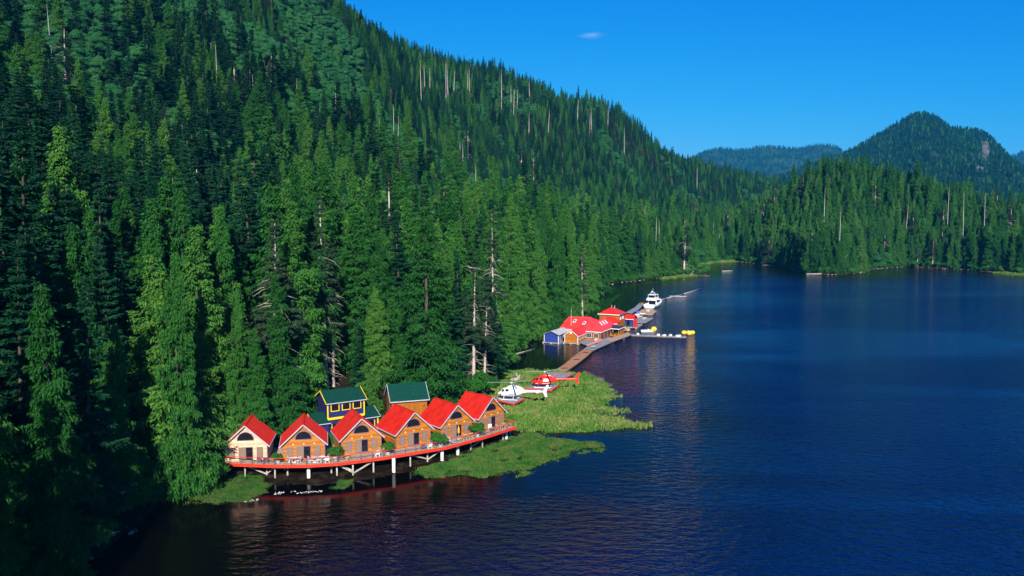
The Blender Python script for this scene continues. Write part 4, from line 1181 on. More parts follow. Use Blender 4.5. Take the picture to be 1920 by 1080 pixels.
M_SEDGEG = ground_cover_mat('sedge_ground', [(0.015, 0.022, 0.010), (0.022, 0.055, 0.014), (0.032, 0.08, 0.018), (0.05, 0.06, 0.025)], 0.3)
M_MUD = ground_cover_mat('shore_mud', [(0.010, 0.007, 0.005), (0.028, 0.020, 0.014), (0.05, 0.034, 0.022), (0.09, 0.065, 0.045)], 0.6)

def marsh(name, px, hmax, step, nblade, bh, mat_b, label, z=0.0, rough=1.0):
    P = [tuple(at(u, v, z)[:2]) for u, v in px]
    xs = [p[0] for p in P]; ys = [p[1] for p in P]
    X_ = np.arange(min(xs) - 2, max(xs) + 2, step); Y_ = np.arange(min(ys) - 2, max(ys) + 2, step)
    GX_, GY_ = np.meshgrid(X_, Y_)
    sd_ = poly_sd(P, GX_, GY_) + rough * (1.1 * fbm(GX_, GY_, 8.0, 5) + 0.9 * fbm(GX_, GY_, 2.6, 8, 3))
    hole = np.clip(fbm(GX_, GY_, 11.0, 41, 3) - 0.58, 0, None) * 6.0 * rough
    sd_ = sd_ - hole
    Z_ = np.where(sd_ > 0, np.minimum(0.04 + 0.10 * sd_, hmax), 0.25 * sd_) + 0.05 * fbm(GX_, GY_, 3.0, 9) - 0.02
    a_, b_ = len(X_), len(Y_)
    ii_ = (np.arange(b_ - 1)[:, None] * a_ + np.arange(a_ - 1)[None]).ravel()
    q = np.stack([ii_, ii_ + 1, ii_ + a_ + 1, ii_ + a_], 1)
    q = q[np.max(Z_.ravel()[q], 1) > -0.25]
    o = link(name, np_mesh(name, np.stack([GX_, GY_, Z_], -1).reshape(-1, 3), q, mats=[M_MARSH if mat_b is M_GRASS else M_SEDGEG], smooth=True))
    tag(o, kind='structure')
    # grass blades in loose tufts
    r = np.random.default_rng(len(px))
    nx_ = r.uniform(min(xs), max(xs), nblade * 4); ny_ = r.uniform(min(ys), max(ys), nblade * 4)
    s_ = poly_sd(P, nx_, ny_) + rough * (1.1 * fbm(nx_, ny_, 8.0, 5) + 0.9 * fbm(nx_, ny_, 2.6, 8, 3))
    s_ = s_ - np.clip(fbm(nx_, ny_, 11.0, 41, 3) - 0.58, 0, None) * 6.0 * rough
    k = (s_ > 0.1 - 1.8 * r.uniform(0, 1, len(s_)) ** 3) & (r.uniform(0, 1, len(s_)) < 0.35 + 0.65 * (fbm(nx_, ny_, 4.0, 31) > -0.2))
    nx_, ny_, s_ = nx_[k][:nblade], ny_[k][:nblade], s_[k][:nblade]
    fx = np.clip((nx_ - X_[0]) / step, 0, a_ - 2).astype(int); fy = np.clip((ny_ - Y_[0]) / step, 0, b_ - 2).astype(int)
    nz_ = np.maximum(Z_[fy, fx] - 0.04, -0.12)
    B = np.stack([nx_, ny_, nz_], 1)
    an = r.uniform(0, 6.28, len(nx_)); w_ = bh * r.uniform(0.10, 0.2, len(nx_)); h_ = bh * r.uniform(0.5, 1.25, len(nx_)) * (0.75 + 0.5 * fbm(nx_, ny_, 6.0, 17))
    lean = np.stack([r.normal(0, 0.28, len(nx_)), r.normal(0, 0.28, len(nx_)), np.ones(len(nx_))], 1) * h_[:, None]
    S = np.stack([np.cos(an), np.sin(an), 0 * an], 1) * w_[:, None]
    V = np.stack([B - S, B + S, B + lean * 0.6 + S * 0.8, B + lean], 1).reshape(-1, 3)
    g = link(name + '_grass', np_mesh(name + '_grass', V, np.arange(len(B) * 4).reshape(-1, 4), mats=[mat_b]))
    tag(g, label, 'grass', kind='stuff')
    return P

marsh('helipad_marsh', [(950, 809), (1050, 811), (1130, 806), (1222, 800), (1165, 789), (1098, 777), (1166, 771), (1110, 762), (1152, 746), (1136, 722), (1104, 706), (1062, 700), (1030, 697), (955, 697), (925, 715), (885, 742), (880, 765), (930, 785)],
      0.55, 0.7, 85000, 0.75, M_GRASS, 'yellow green marsh grass around the helipads')
marsh('sedge_spit', [(775, 880), (830, 864), (900, 846), (955, 822), (1000, 814), (1045, 827), (1085, 832), (1134, 836.5), (1130, 841), (1075, 844), (1030, 862), (985, 884), (940, 886), (900, 897), (870, 895), (815, 896)],
      0.22, 0.6, 60000, 0.42, M_MOSS, 'low green sedge in front of the deck stilts')
marsh('sedge_patch', [(372, 918), (398, 898), (440, 893), (500, 897), (512, 908), (498, 922), (462, 936), (405, 947), (380, 938)], 0.2, 0.5, 16000, 0.3, M_MOSS, 'low green sedge below the pale cabin')
marsh('sedge_tuft', [(622, 898), (645, 893), (658, 902), (655, 914), (640, 917), (628, 908)], 0.12, 0.4, 2500, 0.25, M_MOSS, 'small sedge tuft at the foot of the middle stilts')
marsh('far_meadow', [(1290, 497), (1320, 488), (1345, 485), (1378, 488), (1384, 491), (1340, 493), (1305, 499)], 0.6, 2.0, 6000, 1.0, M_GRASS, 'strip of bright meadow at the head of the bay', rough=1.5)
marsh('bank_meadow', [(1236, 523), (1262, 518.5), (1310, 514), (1312, 517.5), (1262, 521.5), (1240, 525)], 0.5, 1.2, 3000, 0.9, M_GRASS, 'thin grassy bank along the bay shore beyond the yacht', rough=0.8)
marsh('right_meadow', [(1860, 511), (1900, 509), (1930, 511), (1930, 519), (1890, 517)], 0.6, 2.0, 2500, 0.9, M_GRASS, 'grassy edge of the far shore at the right border', rough=0.8)

# mud and gravel under the deck
def mudflat(name, px, hmax, step, mat):
    P = [tuple(at(u, v, 0.0)[:2]) for u, v in px]; xs = [p[0] for p in P]; ys = [p[1] for p in P]
    X_ = np.arange(min(xs) - 2, max(xs) + 2, step); Y_ = np.arange(min(ys) - 2, max(ys) + 2, step); GX_, GY_ = np.meshgrid(X_, Y_)
    sd_ = poly_sd(P, GX_, GY_) + 0.6 * fbm(GX_, GY_, 5.0, 15)
    Z_ = np.where(sd_ > 0, np.minimum(0.02 + 0.12 * sd_, hmax), 0.2 * sd_) + 0.05 * fbm(GX_, GY_, 1.7, 19)
    a_, b_ = len(X_), len(Y_); ii_ = (np.arange(b_ - 1)[:, None] * a_ + np.arange(a_ - 1)[None]).ravel(); q = np.stack([ii_, ii_ + 1, ii_ + a_ + 1, ii_ + a_], 1); q = q[np.max(Z_.ravel()[q], 1) > -0.3]
    tag(link(name, np_mesh(name, np.stack([GX_, GY_, Z_], -1).reshape(-1, 3), q, mats=[mat], smooth=True)), kind='structure')
mudflat('mudflat', [(400, 897), (455, 903), (520, 909), (600, 908), (650, 905), (700, 897), (790, 880), (850, 862), (940, 830), (975, 815), (960, 792), (900, 800), (700, 845), (560, 860), (420, 872), (385, 890)], 1.0, 0.5, M_MUD)
def rock_mesh(name, seed, mat):
    bm = bmesh.new(); bmesh.ops.create_icosphere(bm, subdivisions=2, radius=1.0)
    r = np.random.default_rng(seed); ax = norm(r.normal(0, 1, (7, 3))); of = r.uniform(0.55, 0.9, 7)
    for v in bm.verts:
        c = np.array(v.co); 
        for a_, o_ in zip(ax, of):
            d = c @ a_
            if d > o_: c = c - a_ * (d - o_)
        v.co = c * r.uniform(0.94, 1.06)
    me = bpy.data.meshes.new(name); bm.to_mesh(me); bm.free(); me.materials.append(mat)
    return me
ROCKS = [rock_mesh('rock%d' % k, 200 + k, M_ROCK) for k in range(4)]
STONES = [rock_mesh('stone%d' % k, 210 + k, M_STONE) for k in range(4)]
for i, (u, v, s, hh) in enumerate(sorted([(1104, 706, 1.9, 0.9), (1118, 712, 2.2, 0.9), (1128, 719, 1.8, 0.6), (1138, 724, 1.5, 0.5), (1112, 722, 1.6, 0.5), (1096, 731, 1.3, 0.4), (1130, 741, 1.6, 0.4), (1148, 737, 1.3, 0.3), (1126, 772, 1.5, 0.4), (1106, 778, 1.3, 0.4), (1080, 742, 1.1, 0.5)])):
    o = link('rock', ROCKS[i % 4]); q = at(u, v); o.location = (q.x, q.y, 0.12); o.scale = (s, s * 0.8, hh); o.rotation_euler = (0, 0, i * 1.3)
    tag(o, 'dark low boulder on the marsh edge right of the helipads, %s from the left' % ordinal(i + 1), 'rock', 'dark rocks on the marsh edge')
# stones and drift along the shores
pts_ = []; 
sh = np.array(SHORE[5:52])
for i in range(len(sh) - 1):
    a_, b_ = sh[i], sh[i + 1]; L = np.hypot(*(b_ - a_)); far_ = (a_[1] + b_[1]) / 2 > 400
    if 3 <= i <= 17: continue
    for k in range(int(L * (0.7 if far_ else 0.5))):
        t = rng.random(); q = a_ + (b_ - a_) * t + rng.normal(0, 0.7, 2); pts_.append((q[0], q[1], 0.02))
C_ST = variant_collection('shore_stone', STONES + ROCKS[:2])
so = scatter('shore_stones', pts_, rng.uniform(0, 6.28, len(pts_)), rng.uniform(0.12, 0.42, len(pts_)), rng.integers(0, 6, len(pts_)), C_ST)
tag(so, 'pale stones and drift lining the water edge', 'stones')
# sun glints on the water before the deck, modelled as small white stones
M_GLINT = noise_mat('white_glint', (0.40, 0.39, 0.37), (0.70, 0.68, 0.66), 2.0, 0.7, 0.3)
GLINT = [rock_mesh('glint%d' % k, 230 + k, M_GLINT) for k in range(2)]
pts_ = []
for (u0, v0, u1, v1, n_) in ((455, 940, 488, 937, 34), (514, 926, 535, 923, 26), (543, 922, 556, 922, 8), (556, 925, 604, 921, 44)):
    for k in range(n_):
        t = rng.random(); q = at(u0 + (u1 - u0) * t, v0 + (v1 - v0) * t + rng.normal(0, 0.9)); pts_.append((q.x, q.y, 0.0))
po = scatter('sun_glints', pts_, rng.uniform(0, 6.28, len(pts_)), rng.uniform(0.03, 0.10, len(pts_)), rng.integers(0, 2, len(pts_)), variant_collection('sun_glint', GLINT))
tag(po, 'sun glints made of white pebbles at the waterline in front of the deck', 'stones')
# undergrowth along the edge of the wood
SHRUB = [tree_joined('shrub%d' % k, broadleaf(300 + k, 2.6, 1.7, 1500, 0.30), M_SHRUB, M_BARK) for k in range(3)]
C_SH = variant_collection('undergrowth', SHRUB)
pts_ = []
for i in range(len(sh) - 1):
    a_, b_ = sh[i], sh[i + 1]; L = np.hypot(*(b_ - a_)); nrm_ = np.array([-(b_ - a_)[1], (b_ - a_)[0]]) / (L + 1e-6)
    if 4 <= i <= 13: continue
    for k in range(int(L * 0.75)):
        q = a_ + (b_ - a_) * rng.random() + nrm_ * rng.uniform(0.2, 4.5); pts_.append((q[0], q[1], float(zsample(q[0], q[1])) - 0.1))
pts_ = np.array(pts_); pts_[:, 2] = np.maximum(pts_[:, 2], 0.0)
uo = scatter('undergrowth', pts_, rng.uniform(0, 6.28, len(pts_)), rng.uniform(0.6, 1.7, len(pts_)), rng.integers(0, 3, len(pts_)), C_SH)
tag(uo, 'bushy undergrowth along the foot of the forest', 'bushes')

# single bushes
SH_T = [tree_pair('bush%d' % k, broadleaf(320 + k, 2.4, 1.6, 2600, 0.22), M_SHRUB, M_BARK) for k in range(3)]
def bush(u, v, z, s, label, group, hs_=1.0, k=0, cat='bush', name='bush'):
    q = at(u, v, z); e = empty(name, q, k * 1.7); e.scale = (s, s, s * hs_)
    link('stem', SH_T[k % 3][0], e); link('foliage', SH_T[k % 3][1], e)
    tag(e, label, cat, group); return e
for i, (u, v, z, s, lab) in enumerate([(905, 738, 1.2, 2.1, 'big bright bush behind the roof of the right end cabin'), (885, 744, 1.2, 1.7, 'bright bush left of the white helicopter clearing'), (868, 752, 1.4, 1.5, 'bush between the two right cabins and the wood'),
                                        (925, 728, 0.8, 1.2, 'small bush at the left rim of the helipad meadow'), (900, 725, 1.5, 1.4, 'bush at the foot of the bare spruce trunks'), (845, 760, 1.8, 1.5, 'bush behind the second cabin from the right'),
                                        (705, 800, 2.4, 1.0, 'bush in the gap right of the blue house'), (618, 838, 2.0, 1.0, 'bush between the second and third cabins'), (397, 905, 0.6, 1.6, 'bush on the shore at the left foot of the deck')]):
    bush(u, v, z, s, lab, 'bushes at the clearing', 1.0, i)
# potted shrubs on the deck
for i, (u, v, s, lab) in enumerate([(521, 868, 0.62, 'potted shrub on the deck between the pale cabin and its neighbour'), (629, 862, 0.85, 'wide potted shrub on the deck between second and third cabins'), (727, 852, 0.78, 'potted shrub on the deck between third and fourth cabins'),
                                     (826, 837.5, 1.0, 'large potted shrub on the deck between fourth and fifth cabins'), (895, 818, 0.95, 'potted shrub on the deck before the right end cabin')]):
    q = at(u, v, DECK_Z); e = empty('potted_shrub', q)
    b = MB(); b.tube([(0, 0, 0.0), (0, 0, 0.5)], [0.3, 0.42], 12); b.build('pot', M_POT, e)
    st2 = link('stem', SH_T[i % 3][0], e); st2.location = (0, 0, 0.4); st2.scale = (s, s, s); f2 = link('foliage', SH_T[i % 3][1], e); f2.location = (0, 0, 0.3); f2.scale = (s, s, s * 0.9)
    tag(e, lab, 'plant', 'potted shrubs on the deck')

# ------------------------------------------------------------------ deck furniture
def make_chair(mat):
    e = empty('deck_chair')
    b = MB(); b.box(-0.3, 0.3, -0.28, 0.28, 0.38, 0.45); b.build('seat', mat, e)
    b = MB(); b.hexa([(-0.3, 0.22, 0.45), (0.3, 0.22, 0.45), (0.3, 0.28, 0.45), (-0.3, 0.28, 0.45)], [(-0.3, 0.40, 1.05), (0.3, 0.40, 1.05), (0.3, 0.46, 1.05), (-0.3, 0.46, 1.05)]); b.build('backrest', mat, e)
    for x in (-0.27, 0.27):
        for y in (-0.24, 0.24):
            b = MB(); b.box(x - 0.035, x + 0.035, y - 0.035, y + 0.035, 0, 0.38); b.build('leg', mat, e)
        b = MB(); b.box(x - 0.05 + (0.05 if x > 0 else -0.05), x + 0.05 + (0.05 if x > 0 else -0.05), -0.3, 0.3, 0.62, 0.67); b.build('armrest', mat, e)
    return e
def make_table(mat):
    e = empty('deck_table')
    b = MB(); b.tube([(0, 0, 0.68), (0, 0, 0.73)], 0.5, 14); b.build('table_top', mat, e)
    b = MB(); b.tube([(0, 0, 0.03), (0, 0, 0.68)], 0.04, 8); b.build('leg', mat, e)
    b = MB(); b.tube([(0, 0, 0.0), (0, 0, 0.03)], 0.28, 12); b.build('base', mat, e)
    return e
protos = {'white': make_chair(M_WHITE), 'tan': make_chair(M_TAN), 'dark': make_chair(M_TRIM)}
ptab = {'white': make_table(M_WHITE), 'tan': make_table(M_TAN)}
used = set()
def place(kind, col, u, v, rz, lab):
    src = (protos if kind == 'chair' else ptab)[col]
    o = src if (kind, col) not in used else copy_tree(src); used.add((kind, col))
    o.location = at(u, v, DECK_Z) + Vector((0, 0, 0.012)); o.rotation_euler = (0, 0, rz)
    tag(o, lab, kind, 'chairs on the deck' if kind == 'chair' else 'tables on the deck')
place('chair', 'white', 708, 856, 3.5, 'white chair at the right corner of the third cabin front')
place('chair', 'tan', 654, 863, 3.0, 'tan chair at the left corner of the third cabin front')
place('chair', 'dark', 793, 843, 3.6, 'dark chair before the fourth cabin, left of the white one')
place('chair', 'white', 806, 841, 3.6, 'white chair at the right corner of the fourth cabin front')
place('chair', 'tan', 870.5, 825, 3.6, 'left one of two tan chairs before the fifth cabin')
place('chair', 'tan', 882, 822, 3.6, 'right one of two tan chairs before the fifth cabin')
place('chair', 'tan', 934, 806.5, 2.2, 'tan chair before the right end cabin beside the table')
place('chair', 'tan', 942, 803.5, 4.0, 'tan chair nearest the right end of the deck')
place('table', 'tan', 923, 810, 0, 'round tan table before the right end cabin')
place('chair', 'dark', 487, 868, 3.1, 'dark chair before the pale cabin, left one')
place('chair', 'dark', 500, 868.2, 3.1, 'dark chair before the pale cabin, right one')
place('chair', 'white', 545, 867.5, 2.0, 'white chair leftmost before the second cabin')
place('table', 'white', 552, 867.5, 0, 'white round table at the left before the second cabin')
place('chair', 'white', 559, 868, 4.2, 'white chair right of the left white table before second cabin')
place('chair', 'white', 583, 867.5, 2.2, 'white chair left of the right white table before second cabin')
place('table', 'white', 590, 867, 0, 'white round table at the right before the second cabin')
place('chair', 'white', 597, 867.2, 4.0, 'white chair right of the right white table before second cabin')
place('chair', 'white', 608, 866, 3.0, 'white chair by the right wall line of the second cabin')
place('chair', 'white', 614, 867.2, 3.3, 'rightmost white chair before the second cabin by the shrub')
place('chair', 'white', 918, 805, 3.3, 'white chair by the glass door of the right end cabin')
# folded orange parasol
q = at(860, 823, DECK_Z); e = empty('parasol', q)
b = MB(); b.tube([(0, 0, 0), (0, 0, 2.3)], 0.03, 8); b.build('pole', M_TAN, e)
b = MB(); b.tube([(0, 0, 0.9), (0, 0, 1.1), (0, 0, 1.7), (0, 0, 2.25)], [0.06, 0.22, 0.17, 0.03], 10); b.build('canopy', noise_mat('orange_cloth', (0.75, 0.26, 0.02), (0.85, 0.36, 0.04), 3), e, smooth=True)
b = MB(); b.tube([(0, 0, 0), (0, 0, 0.1)], 0.28, 10); b.build('base', M_POT, e)
tag(e, 'folded orange parasol before the glass door of the fifth cabin', 'parasol')
# lounger
q = at(846, 832, DECK_Z); e = empty('lounger', q, 0.9)
b = MB(); b.box(-0.3, 0.3, -0.9, 0.3, 0.32, 0.38); b.build('seat', M_POT, e)
b = MB(); b.hexa([(-0.3, 0.3, 0.34), (0.3, 0.3, 0.34), (0.3, 0.35, 0.34), (-0.3, 0.35, 0.34)], [(-0.3, 0.8, 0.95), (0.3, 0.8, 0.95), (0.3, 0.85, 0.95), (-0.3, 0.85, 0.95)]); b.build('backrest', M_POT, e)
for x, y in ((-0.27, -0.8), (0.27, -0.8), (-0.27, 0.25), (0.27, 0.25)):
    b = MB(); b.box(x - 0.03, x + 0.03, y - 0.03, y + 0.03, 0, 0.32); b.build('leg', M_POT, e)
tag(e, 'grey reclining lounger beside the large potted shrub', 'lounger')
# flower boxes and baskets
M_FLOWER = foliage_mat('flowers', (0.30, 0.02, 0.10), (0.55, 0.30, 0.03), (0.65, 0.55, 0.10), 0.1)
FL = np_mesh('flower_mass', *broadleaf(400, 0.7, 0.5, 500, 0.10)[1], mats=[M_FLOWER])
for (u, v, z, s, lab, par) in [(741.5, 765, GB + 2.0, 0.9, 'hanging flower basket at the left of the green roofed house', 'basket'), (778, 771, GB + 0.6, 1.3, 'flower box on the wall of the green roofed house', 'box'), (795, 760, GB + 2.0, 0.7, 'small hanging basket at the right of the green roofed house', 'basket'), (624, 792, GB + 1.6, 0.9, 'hanging flower basket on the porch of the blue house', 'basket')]:
    q = at(u, v, z); e = empty('flower_' + par, q)
    b = MB(); 
    if par == 'box': b.box(-0.9, 0.9, -0.2, 0.2, -0.25, 0.0)
    else: b.tube([(0, 0, -0.1), (0, 0, 0.12)], [0.15, 0.28], 10)
    b.build('holder', M_UNDER, e); f_ = link('flowers', FL, e); f_.scale = (s * (1.8 if par == 'box' else 1.0), s, s); f_.location = (0, 0, -0.2)
    tag(e, lab, 'flowers')

# ------------------------------------------------------------------ helipads
def pad(corners, z, label):
    C_ = [at(u, v, z) for u, v in corners]; o_ = sum(C_, Vector((0, 0, 0))) / 4; o_.z = 0.35
    e = empty('helipad', o_); tag(e, label, 'helipad', 'red edged timber helipads on the marsh')
    Cl = [c - o_ for c in C_]
    pl_ = MB(); n_ = 18
    for k in range(n_):
        t0, t1 = k / n_, (k + 0.94) / n_
        q_ = [Cl[0].lerp(Cl[3], t0), Cl[1].lerp(Cl[2], t0), Cl[1].lerp(Cl[2], t1), Cl[0].lerp(Cl[3], t1)]
        pl_.hexa([v_ - Vector((0, 0, 0.07)) for v_ in q_], q_)
    pl_.build('planks', M_GREYDECK, e, kind='stuff')
    for i in range(4):
        b = MB(); dn_ = Vector((0, 0, -0.14)); b.bar(Cl[i] + dn_, Cl[(i + 1) % 4] + dn_, 0.12, 0.3); b.build('edge_beam', M_REDP, e)
    for s_ in (0.12, 0.5, 0.88):
        for t_ in (0.12, 0.88):
            q_ = Cl[0].lerp(Cl[1], s_).lerp(Cl[3].lerp(Cl[2], s_), t_); b = MB(); b.tube([(q_.x, q_.y, -1.0), (q_.x, q_.y, Cl[0].z - 0.16)], 0.13, 8); b.build('post', M_PILE, e)
    for t_ in (0.12, 0.88):
        a_ = Cl[0].lerp(Cl[3], t_); c_ = Cl[1].lerp(Cl[2], t_); b = MB(); b.bar(a_ + Vector((0, 0, -0.9)), c_ + Vector((0, 0, -0.4)), 0.1, 0.12); b.build('brace', M_PILE, e)
    return o_ + Vector((0, 0, z - 0.35)), Cl
pad1, c1 = pad([(924, 748), (963, 757), (983.7, 747), (946, 739.5)], 1.7, 'grey helipad with red edge under the white helicopter')
pad2, c2 = pad([(984, 728.5), (1034, 731.5), (1047.5, 722), (1000.6, 719.5)], 1.7, 'grey helipad with red edge under the red helicopter')
pad3, c3 = pad([(1012, 707), (1058, 709.5), (1076, 700), (1032, 698)], 1.9, 'empty grey helipad behind the red helicopter')

# ------------------------------------------------------------------ helicopters
class Loft:
    def __init__(s, S): s.S = np.array(S, float)          # x, half width, z low, z high, squareness
    def pt(s, x, th, off=0.0):
        S = s.S; w = np.interp(x, S[:, 0], S[:, 1]) + off; lo = np.interp(x, S[:, 0], S[:, 2]) - off; hi = np.interp(x, S[:, 0], S[:, 3]) + off
        c, sn = math.cos(th), math.sin(th); e = 0.75
        return (x, math.copysign(abs(c) ** e, c) * w, (lo + hi) / 2 + math.copysign(abs(sn) ** e, sn) * (hi - lo) / 2)
    def body(s, nx_=28, nt=18):
        m_ = MB(); xs = np.unique(np.concatenate([np.linspace(s.S[0, 0], s.S[-1, 0], nx_), s.S[:, 0]]))
        V = [s.pt(x, 2 * math.pi * k / nt) for x in xs for k in range(nt)]
        F = [(i * nt + k, i * nt + (k + 1) % nt, (i + 1) * nt + (k + 1) % nt, (i + 1) * nt + k) for i in range(len(xs) - 1) for k in range(nt)]
        F += [tuple(range(nt)), tuple(range((len(xs) - 1) * nt, len(xs) * nt))]
        return m_.add(V, F)
    def patch(s, x0, x1, t0, t1, off=0.012, nx_=6, nt=5, skew=0.0):
        m_ = MB(); V = []
        for i in range(nx_ + 1):
            for k in range(nt + 1):
                th = t0 + (t1 - t0) * k / nt; x = x0 + (x1 - x0) * i / nx_ + skew * (k / nt - 0.5)
                V.append(s.pt(x, th, off))
        F = [(i * (nt + 1) + k, i * (nt + 1) + k + 1, (i + 1) * (nt + 1) + k + 1, (i + 1) * (nt + 1) + k) for i in range(nx_) for k in range(nt)]
        return m_.add(V, F)
def helicopter(loc, rz, paint, accent, label, style, rot0):
    e = empty('helicopter', loc, rz); tag(e, label, 'helicopter', 'helicopters on the pads')
    z0 = 0.55
    Lf = Loft([(0, 0.10, z0 + 0.45, z0 + 0.60), (0.25, 0.42, z0 + 0.22, z0 + 0.88), (0.7, 0.72, z0 + 0.05, z0 + 1.30), (1.3, 0.90, z0, z0 + 1.72), (2.0, 0.95, z0, z0 + 1.85), (3.0, 0.95, z0, z0 + 1.85), (3.9, 0.86, z0 + 0.10, z0 + 1.78), (4.7, 0.58, z0 + 0.42, z0 + 1.62), (5.4, 0.36, z0 + 0.78, z0 + 1.52), (6.2, 0.29, z0 + 0.95, z0 + 1.48), (8.4, 0.21, z0 + 1.08, z0 + 1.48), (10.3, 0.14, z0 + 1.18, z0 + 1.46)])
    body = Lf.body(40, 20).build('fuselage', paint, e, smooth=True)
    Ce = Loft([(1.9, 0.12, z0 + 1.7, z0 + 1.9), (2.3, 0.42, z0 + 1.6, z0 + 2.2), (3.2, 0.50, z0 + 1.5, z0 + 2.38), (4.3, 0.46, z0 + 1.4, z0 + 2.28), (5.0, 0.34, z0 + 1.3, z0 + 2.05), (5.5, 0.12, z0 + 1.4, z0 + 1.7)])
    Ce.body(20, 14).build('engine_cowling', paint, e, smooth=True)
    for sgn in (0, 1):
        f = (lambda t: t) if sgn == 0 else (lambda t: math.pi - t)
        for (x0, x1, t0, t1, nm) in ((1.05, 1.62, 0.18, 0.85, 'window'), (1.85, 2.55, 0.18, 0.80, 'window'), (0.55, 0.95, -0.55, -0.1, 'chin_window')):
            Lf.patch(x0, x1, f(t0), f(t1), skew=0.12).build(nm, M_GLASS, body)
        if style == 'white':
            Lf.patch(2.3, 3.9, f(-0.45), f(-0.22), 0.014, skew=0.9).build('blue_stripe', M_HBLUE, body)
        else:
            Lf.patch(2.7, 3.9, f(-0.05), f(0.22), 0.014, skew=0.3).build('white_mark', M_HWHITE, body)
            Lf.patch(2.4, 4.4, f(-0.62), f(-0.42), 0.014).build('white_mark', M_HWHITE, body)
            Lf.patch(0.9, 1.5, f(-0.62), f(-0.42), 0.014).build('white_mark', M_HWHITE, body)
    Lf.patch(0.30, 0.95, 0.72, math.pi - 0.72, nt=10).build('windscreen', M_GLASS, body)
    b = MB(); b.tube([(0.02, 0, z0 + 0.5), (0.12, 0, z0 + 0.42)], [0.05, 0.16], 8); b.build('nose_light', noise_mat('orange_lamp_' + style, (0.75, 0.22, 0.02), (0.85, 0.32, 0.04), 3), e)
    # fins
    b = MB(); b.hexa([(9.55, -0.05, z0 + 1.3), (10.25, -0.05, z0 + 1.3), (10.25, 0.05, z0 + 1.3), (9.55, 0.05, z0 + 1.3)], [(10.35, -0.035, z0 + 2.75), (10.8, -0.035, z0 + 2.75), (10.8, 0.035, z0 + 2.75), (10.35, 0.035, z0 + 2.75)])
    b.hexa([(10.05, -0.035, z0 + 0.25), (10.5, -0.035, z0 + 0.25), (10.5, 0.035, z0 + 0.25), (10.05, 0.035, z0 + 0.25)], [(9.55, -0.05, z0 + 1.28), (10.25, -0.05, z0 + 1.28), (10.25, 0.05, z0 + 1.28), (9.55, 0.05, z0 + 1.28)])
    b.build('tail_fin', paint, e)
    b = MB(); b.box(8.3, 8.85, -1.25, 1.25, z0 + 1.24, z0 + 1.31); b.build('stabiliser', accent, e)
    tr = MB(); tr.bar((10.2, 0.24, z0 + 1.3), (10.75, 0.24, z0 + 0.55), 0.13, 0.03); tr.bar((10.2, 0.24, z0 + 1.34), (9.65, 0.24, z0 + 2.08), 0.13, 0.03); tr.tube([(10.2, 0.1, z0 + 1.32), (10.2, 0.28, z0 + 1.32)], 0.07, 8); tr.build('tail_rotor', M_STEEL, e)
    # skids
    for y in (-1.05, 1.05):
        b = MB(); b.tube([(0.55, y, 0.30), (0.8, y, 0.12), (1.1, y, 0.06), (4.4, y, 0.06)], 0.055, 8); b.build('skid', accent if style == 'white' else M_HWHITE, e)
        for x in (1.5, 3.5):
            b = MB(); b.tube([(x, y, 0.08), (x, y * 0.55, z0 + 0.1)], 0.05, 8); b.build('skid_strut', accent, e)
    b = MB(); b.tube([(3.0, 0, z0 + 2.2), (3.0, 0, z0 + 2.85)], 0.09, 8); b.build('mast', M_STEEL, e)
    b = MB(); b.tube([(3.0, 0, z0 + 2.78), (3.0, 0, z0 + 2.95)], 0.26, 10); hub = b.build('rotor_hub', M_HWHITE, e)
    for k in range(3):
        a_ = rot0 + k * 2 * math.pi / 3; d_ = Vector((math.cos(a_), math.sin(a_), 0)); p_ = Vector((3.0, 0, z0 + 2.88))
        b = MB(); b.bar(p_ + d_ * 0.2, p_ + d_ * 1.4 + Vector((0, 0, 0.02)), 0.16, 0.06); b.bar(p_ + d_ * 1.401 + Vector((0, 0, 0.02)), p_ + d_ * 5.3 - Vector((0, 0, 0.28)), 0.34, 0.045); b.build('rotor_blade', M_STEEL, hub)
    return e
def heli_place(padc, z, nose_px, tail_px, hz_, **kw):
    n_ = at(*nose_px, z + hz_); t_ = at(*tail_px, z + hz_ + 0.25)
    d = t_ - n_; rz = math.atan2(d.y, d.x)
    print('HELI', d.length, math.degrees(rz))
    loc = Vector((padc.x, padc.y, z)) - Vector((math.cos(rz), math.sin(rz), 0)) * 2.4
    return helicopter(loc + Vector((0, 0, 0.005)), rz, **kw)
heli_place(pad1, 1.7, (935, 738), (1020, 740), 1.1, paint=M_HWHITE, accent=M_HWHITE, label='white helicopter with a blue side stripe on the nearest pad', style='white', rot0=math.radians(175))
heli_place(pad2, 1.7, (1000, 713), (1081, 712), 1.1, paint=M_HRED, accent=M_HRED, label='red helicopter with white markings on the middle pad', style='red', rot0=math.radians(172))

# driftwood
def driftwood(loc, seed, scale, label, n_=11, low=0.0):
    r = np.random.default_rng(seed); m_ = MB()
    m_.tube([(-1.2, 0, 0.15), (0, 0, 0.35), (0.5, 0, 0.5)], [0.35, 0.42, 0.3], 9)
    for k in range(n_):
        a_ = r.uniform(0, 6.28); el = r.uniform(low, 1.2); L = r.uniform(0.7, 1.7)
        d = np.array([math.cos(a_) * math.cos(el), math.sin(a_) * math.cos(el), math.sin(el)])
        p_ = np.array([0.3, 0, 0.42]); q_ = p_ + d * L * 0.6; q2 = q_ + (d + r.normal(0, 0.35, 3)) * L * 0.4
        m_.tube([p_, q_, q2], [0.18, 0.11, 0.03], 6)
    o = m_.build('driftwood', M_SNAG, smooth=True); o.location = loc; o.scale = (scale,) * 3
    tag(o, label, 'driftwood'); return o
driftwood(at(969, 715, 0.5), 5, 1.3, 'bleached upturned root stump on the helipad meadow')
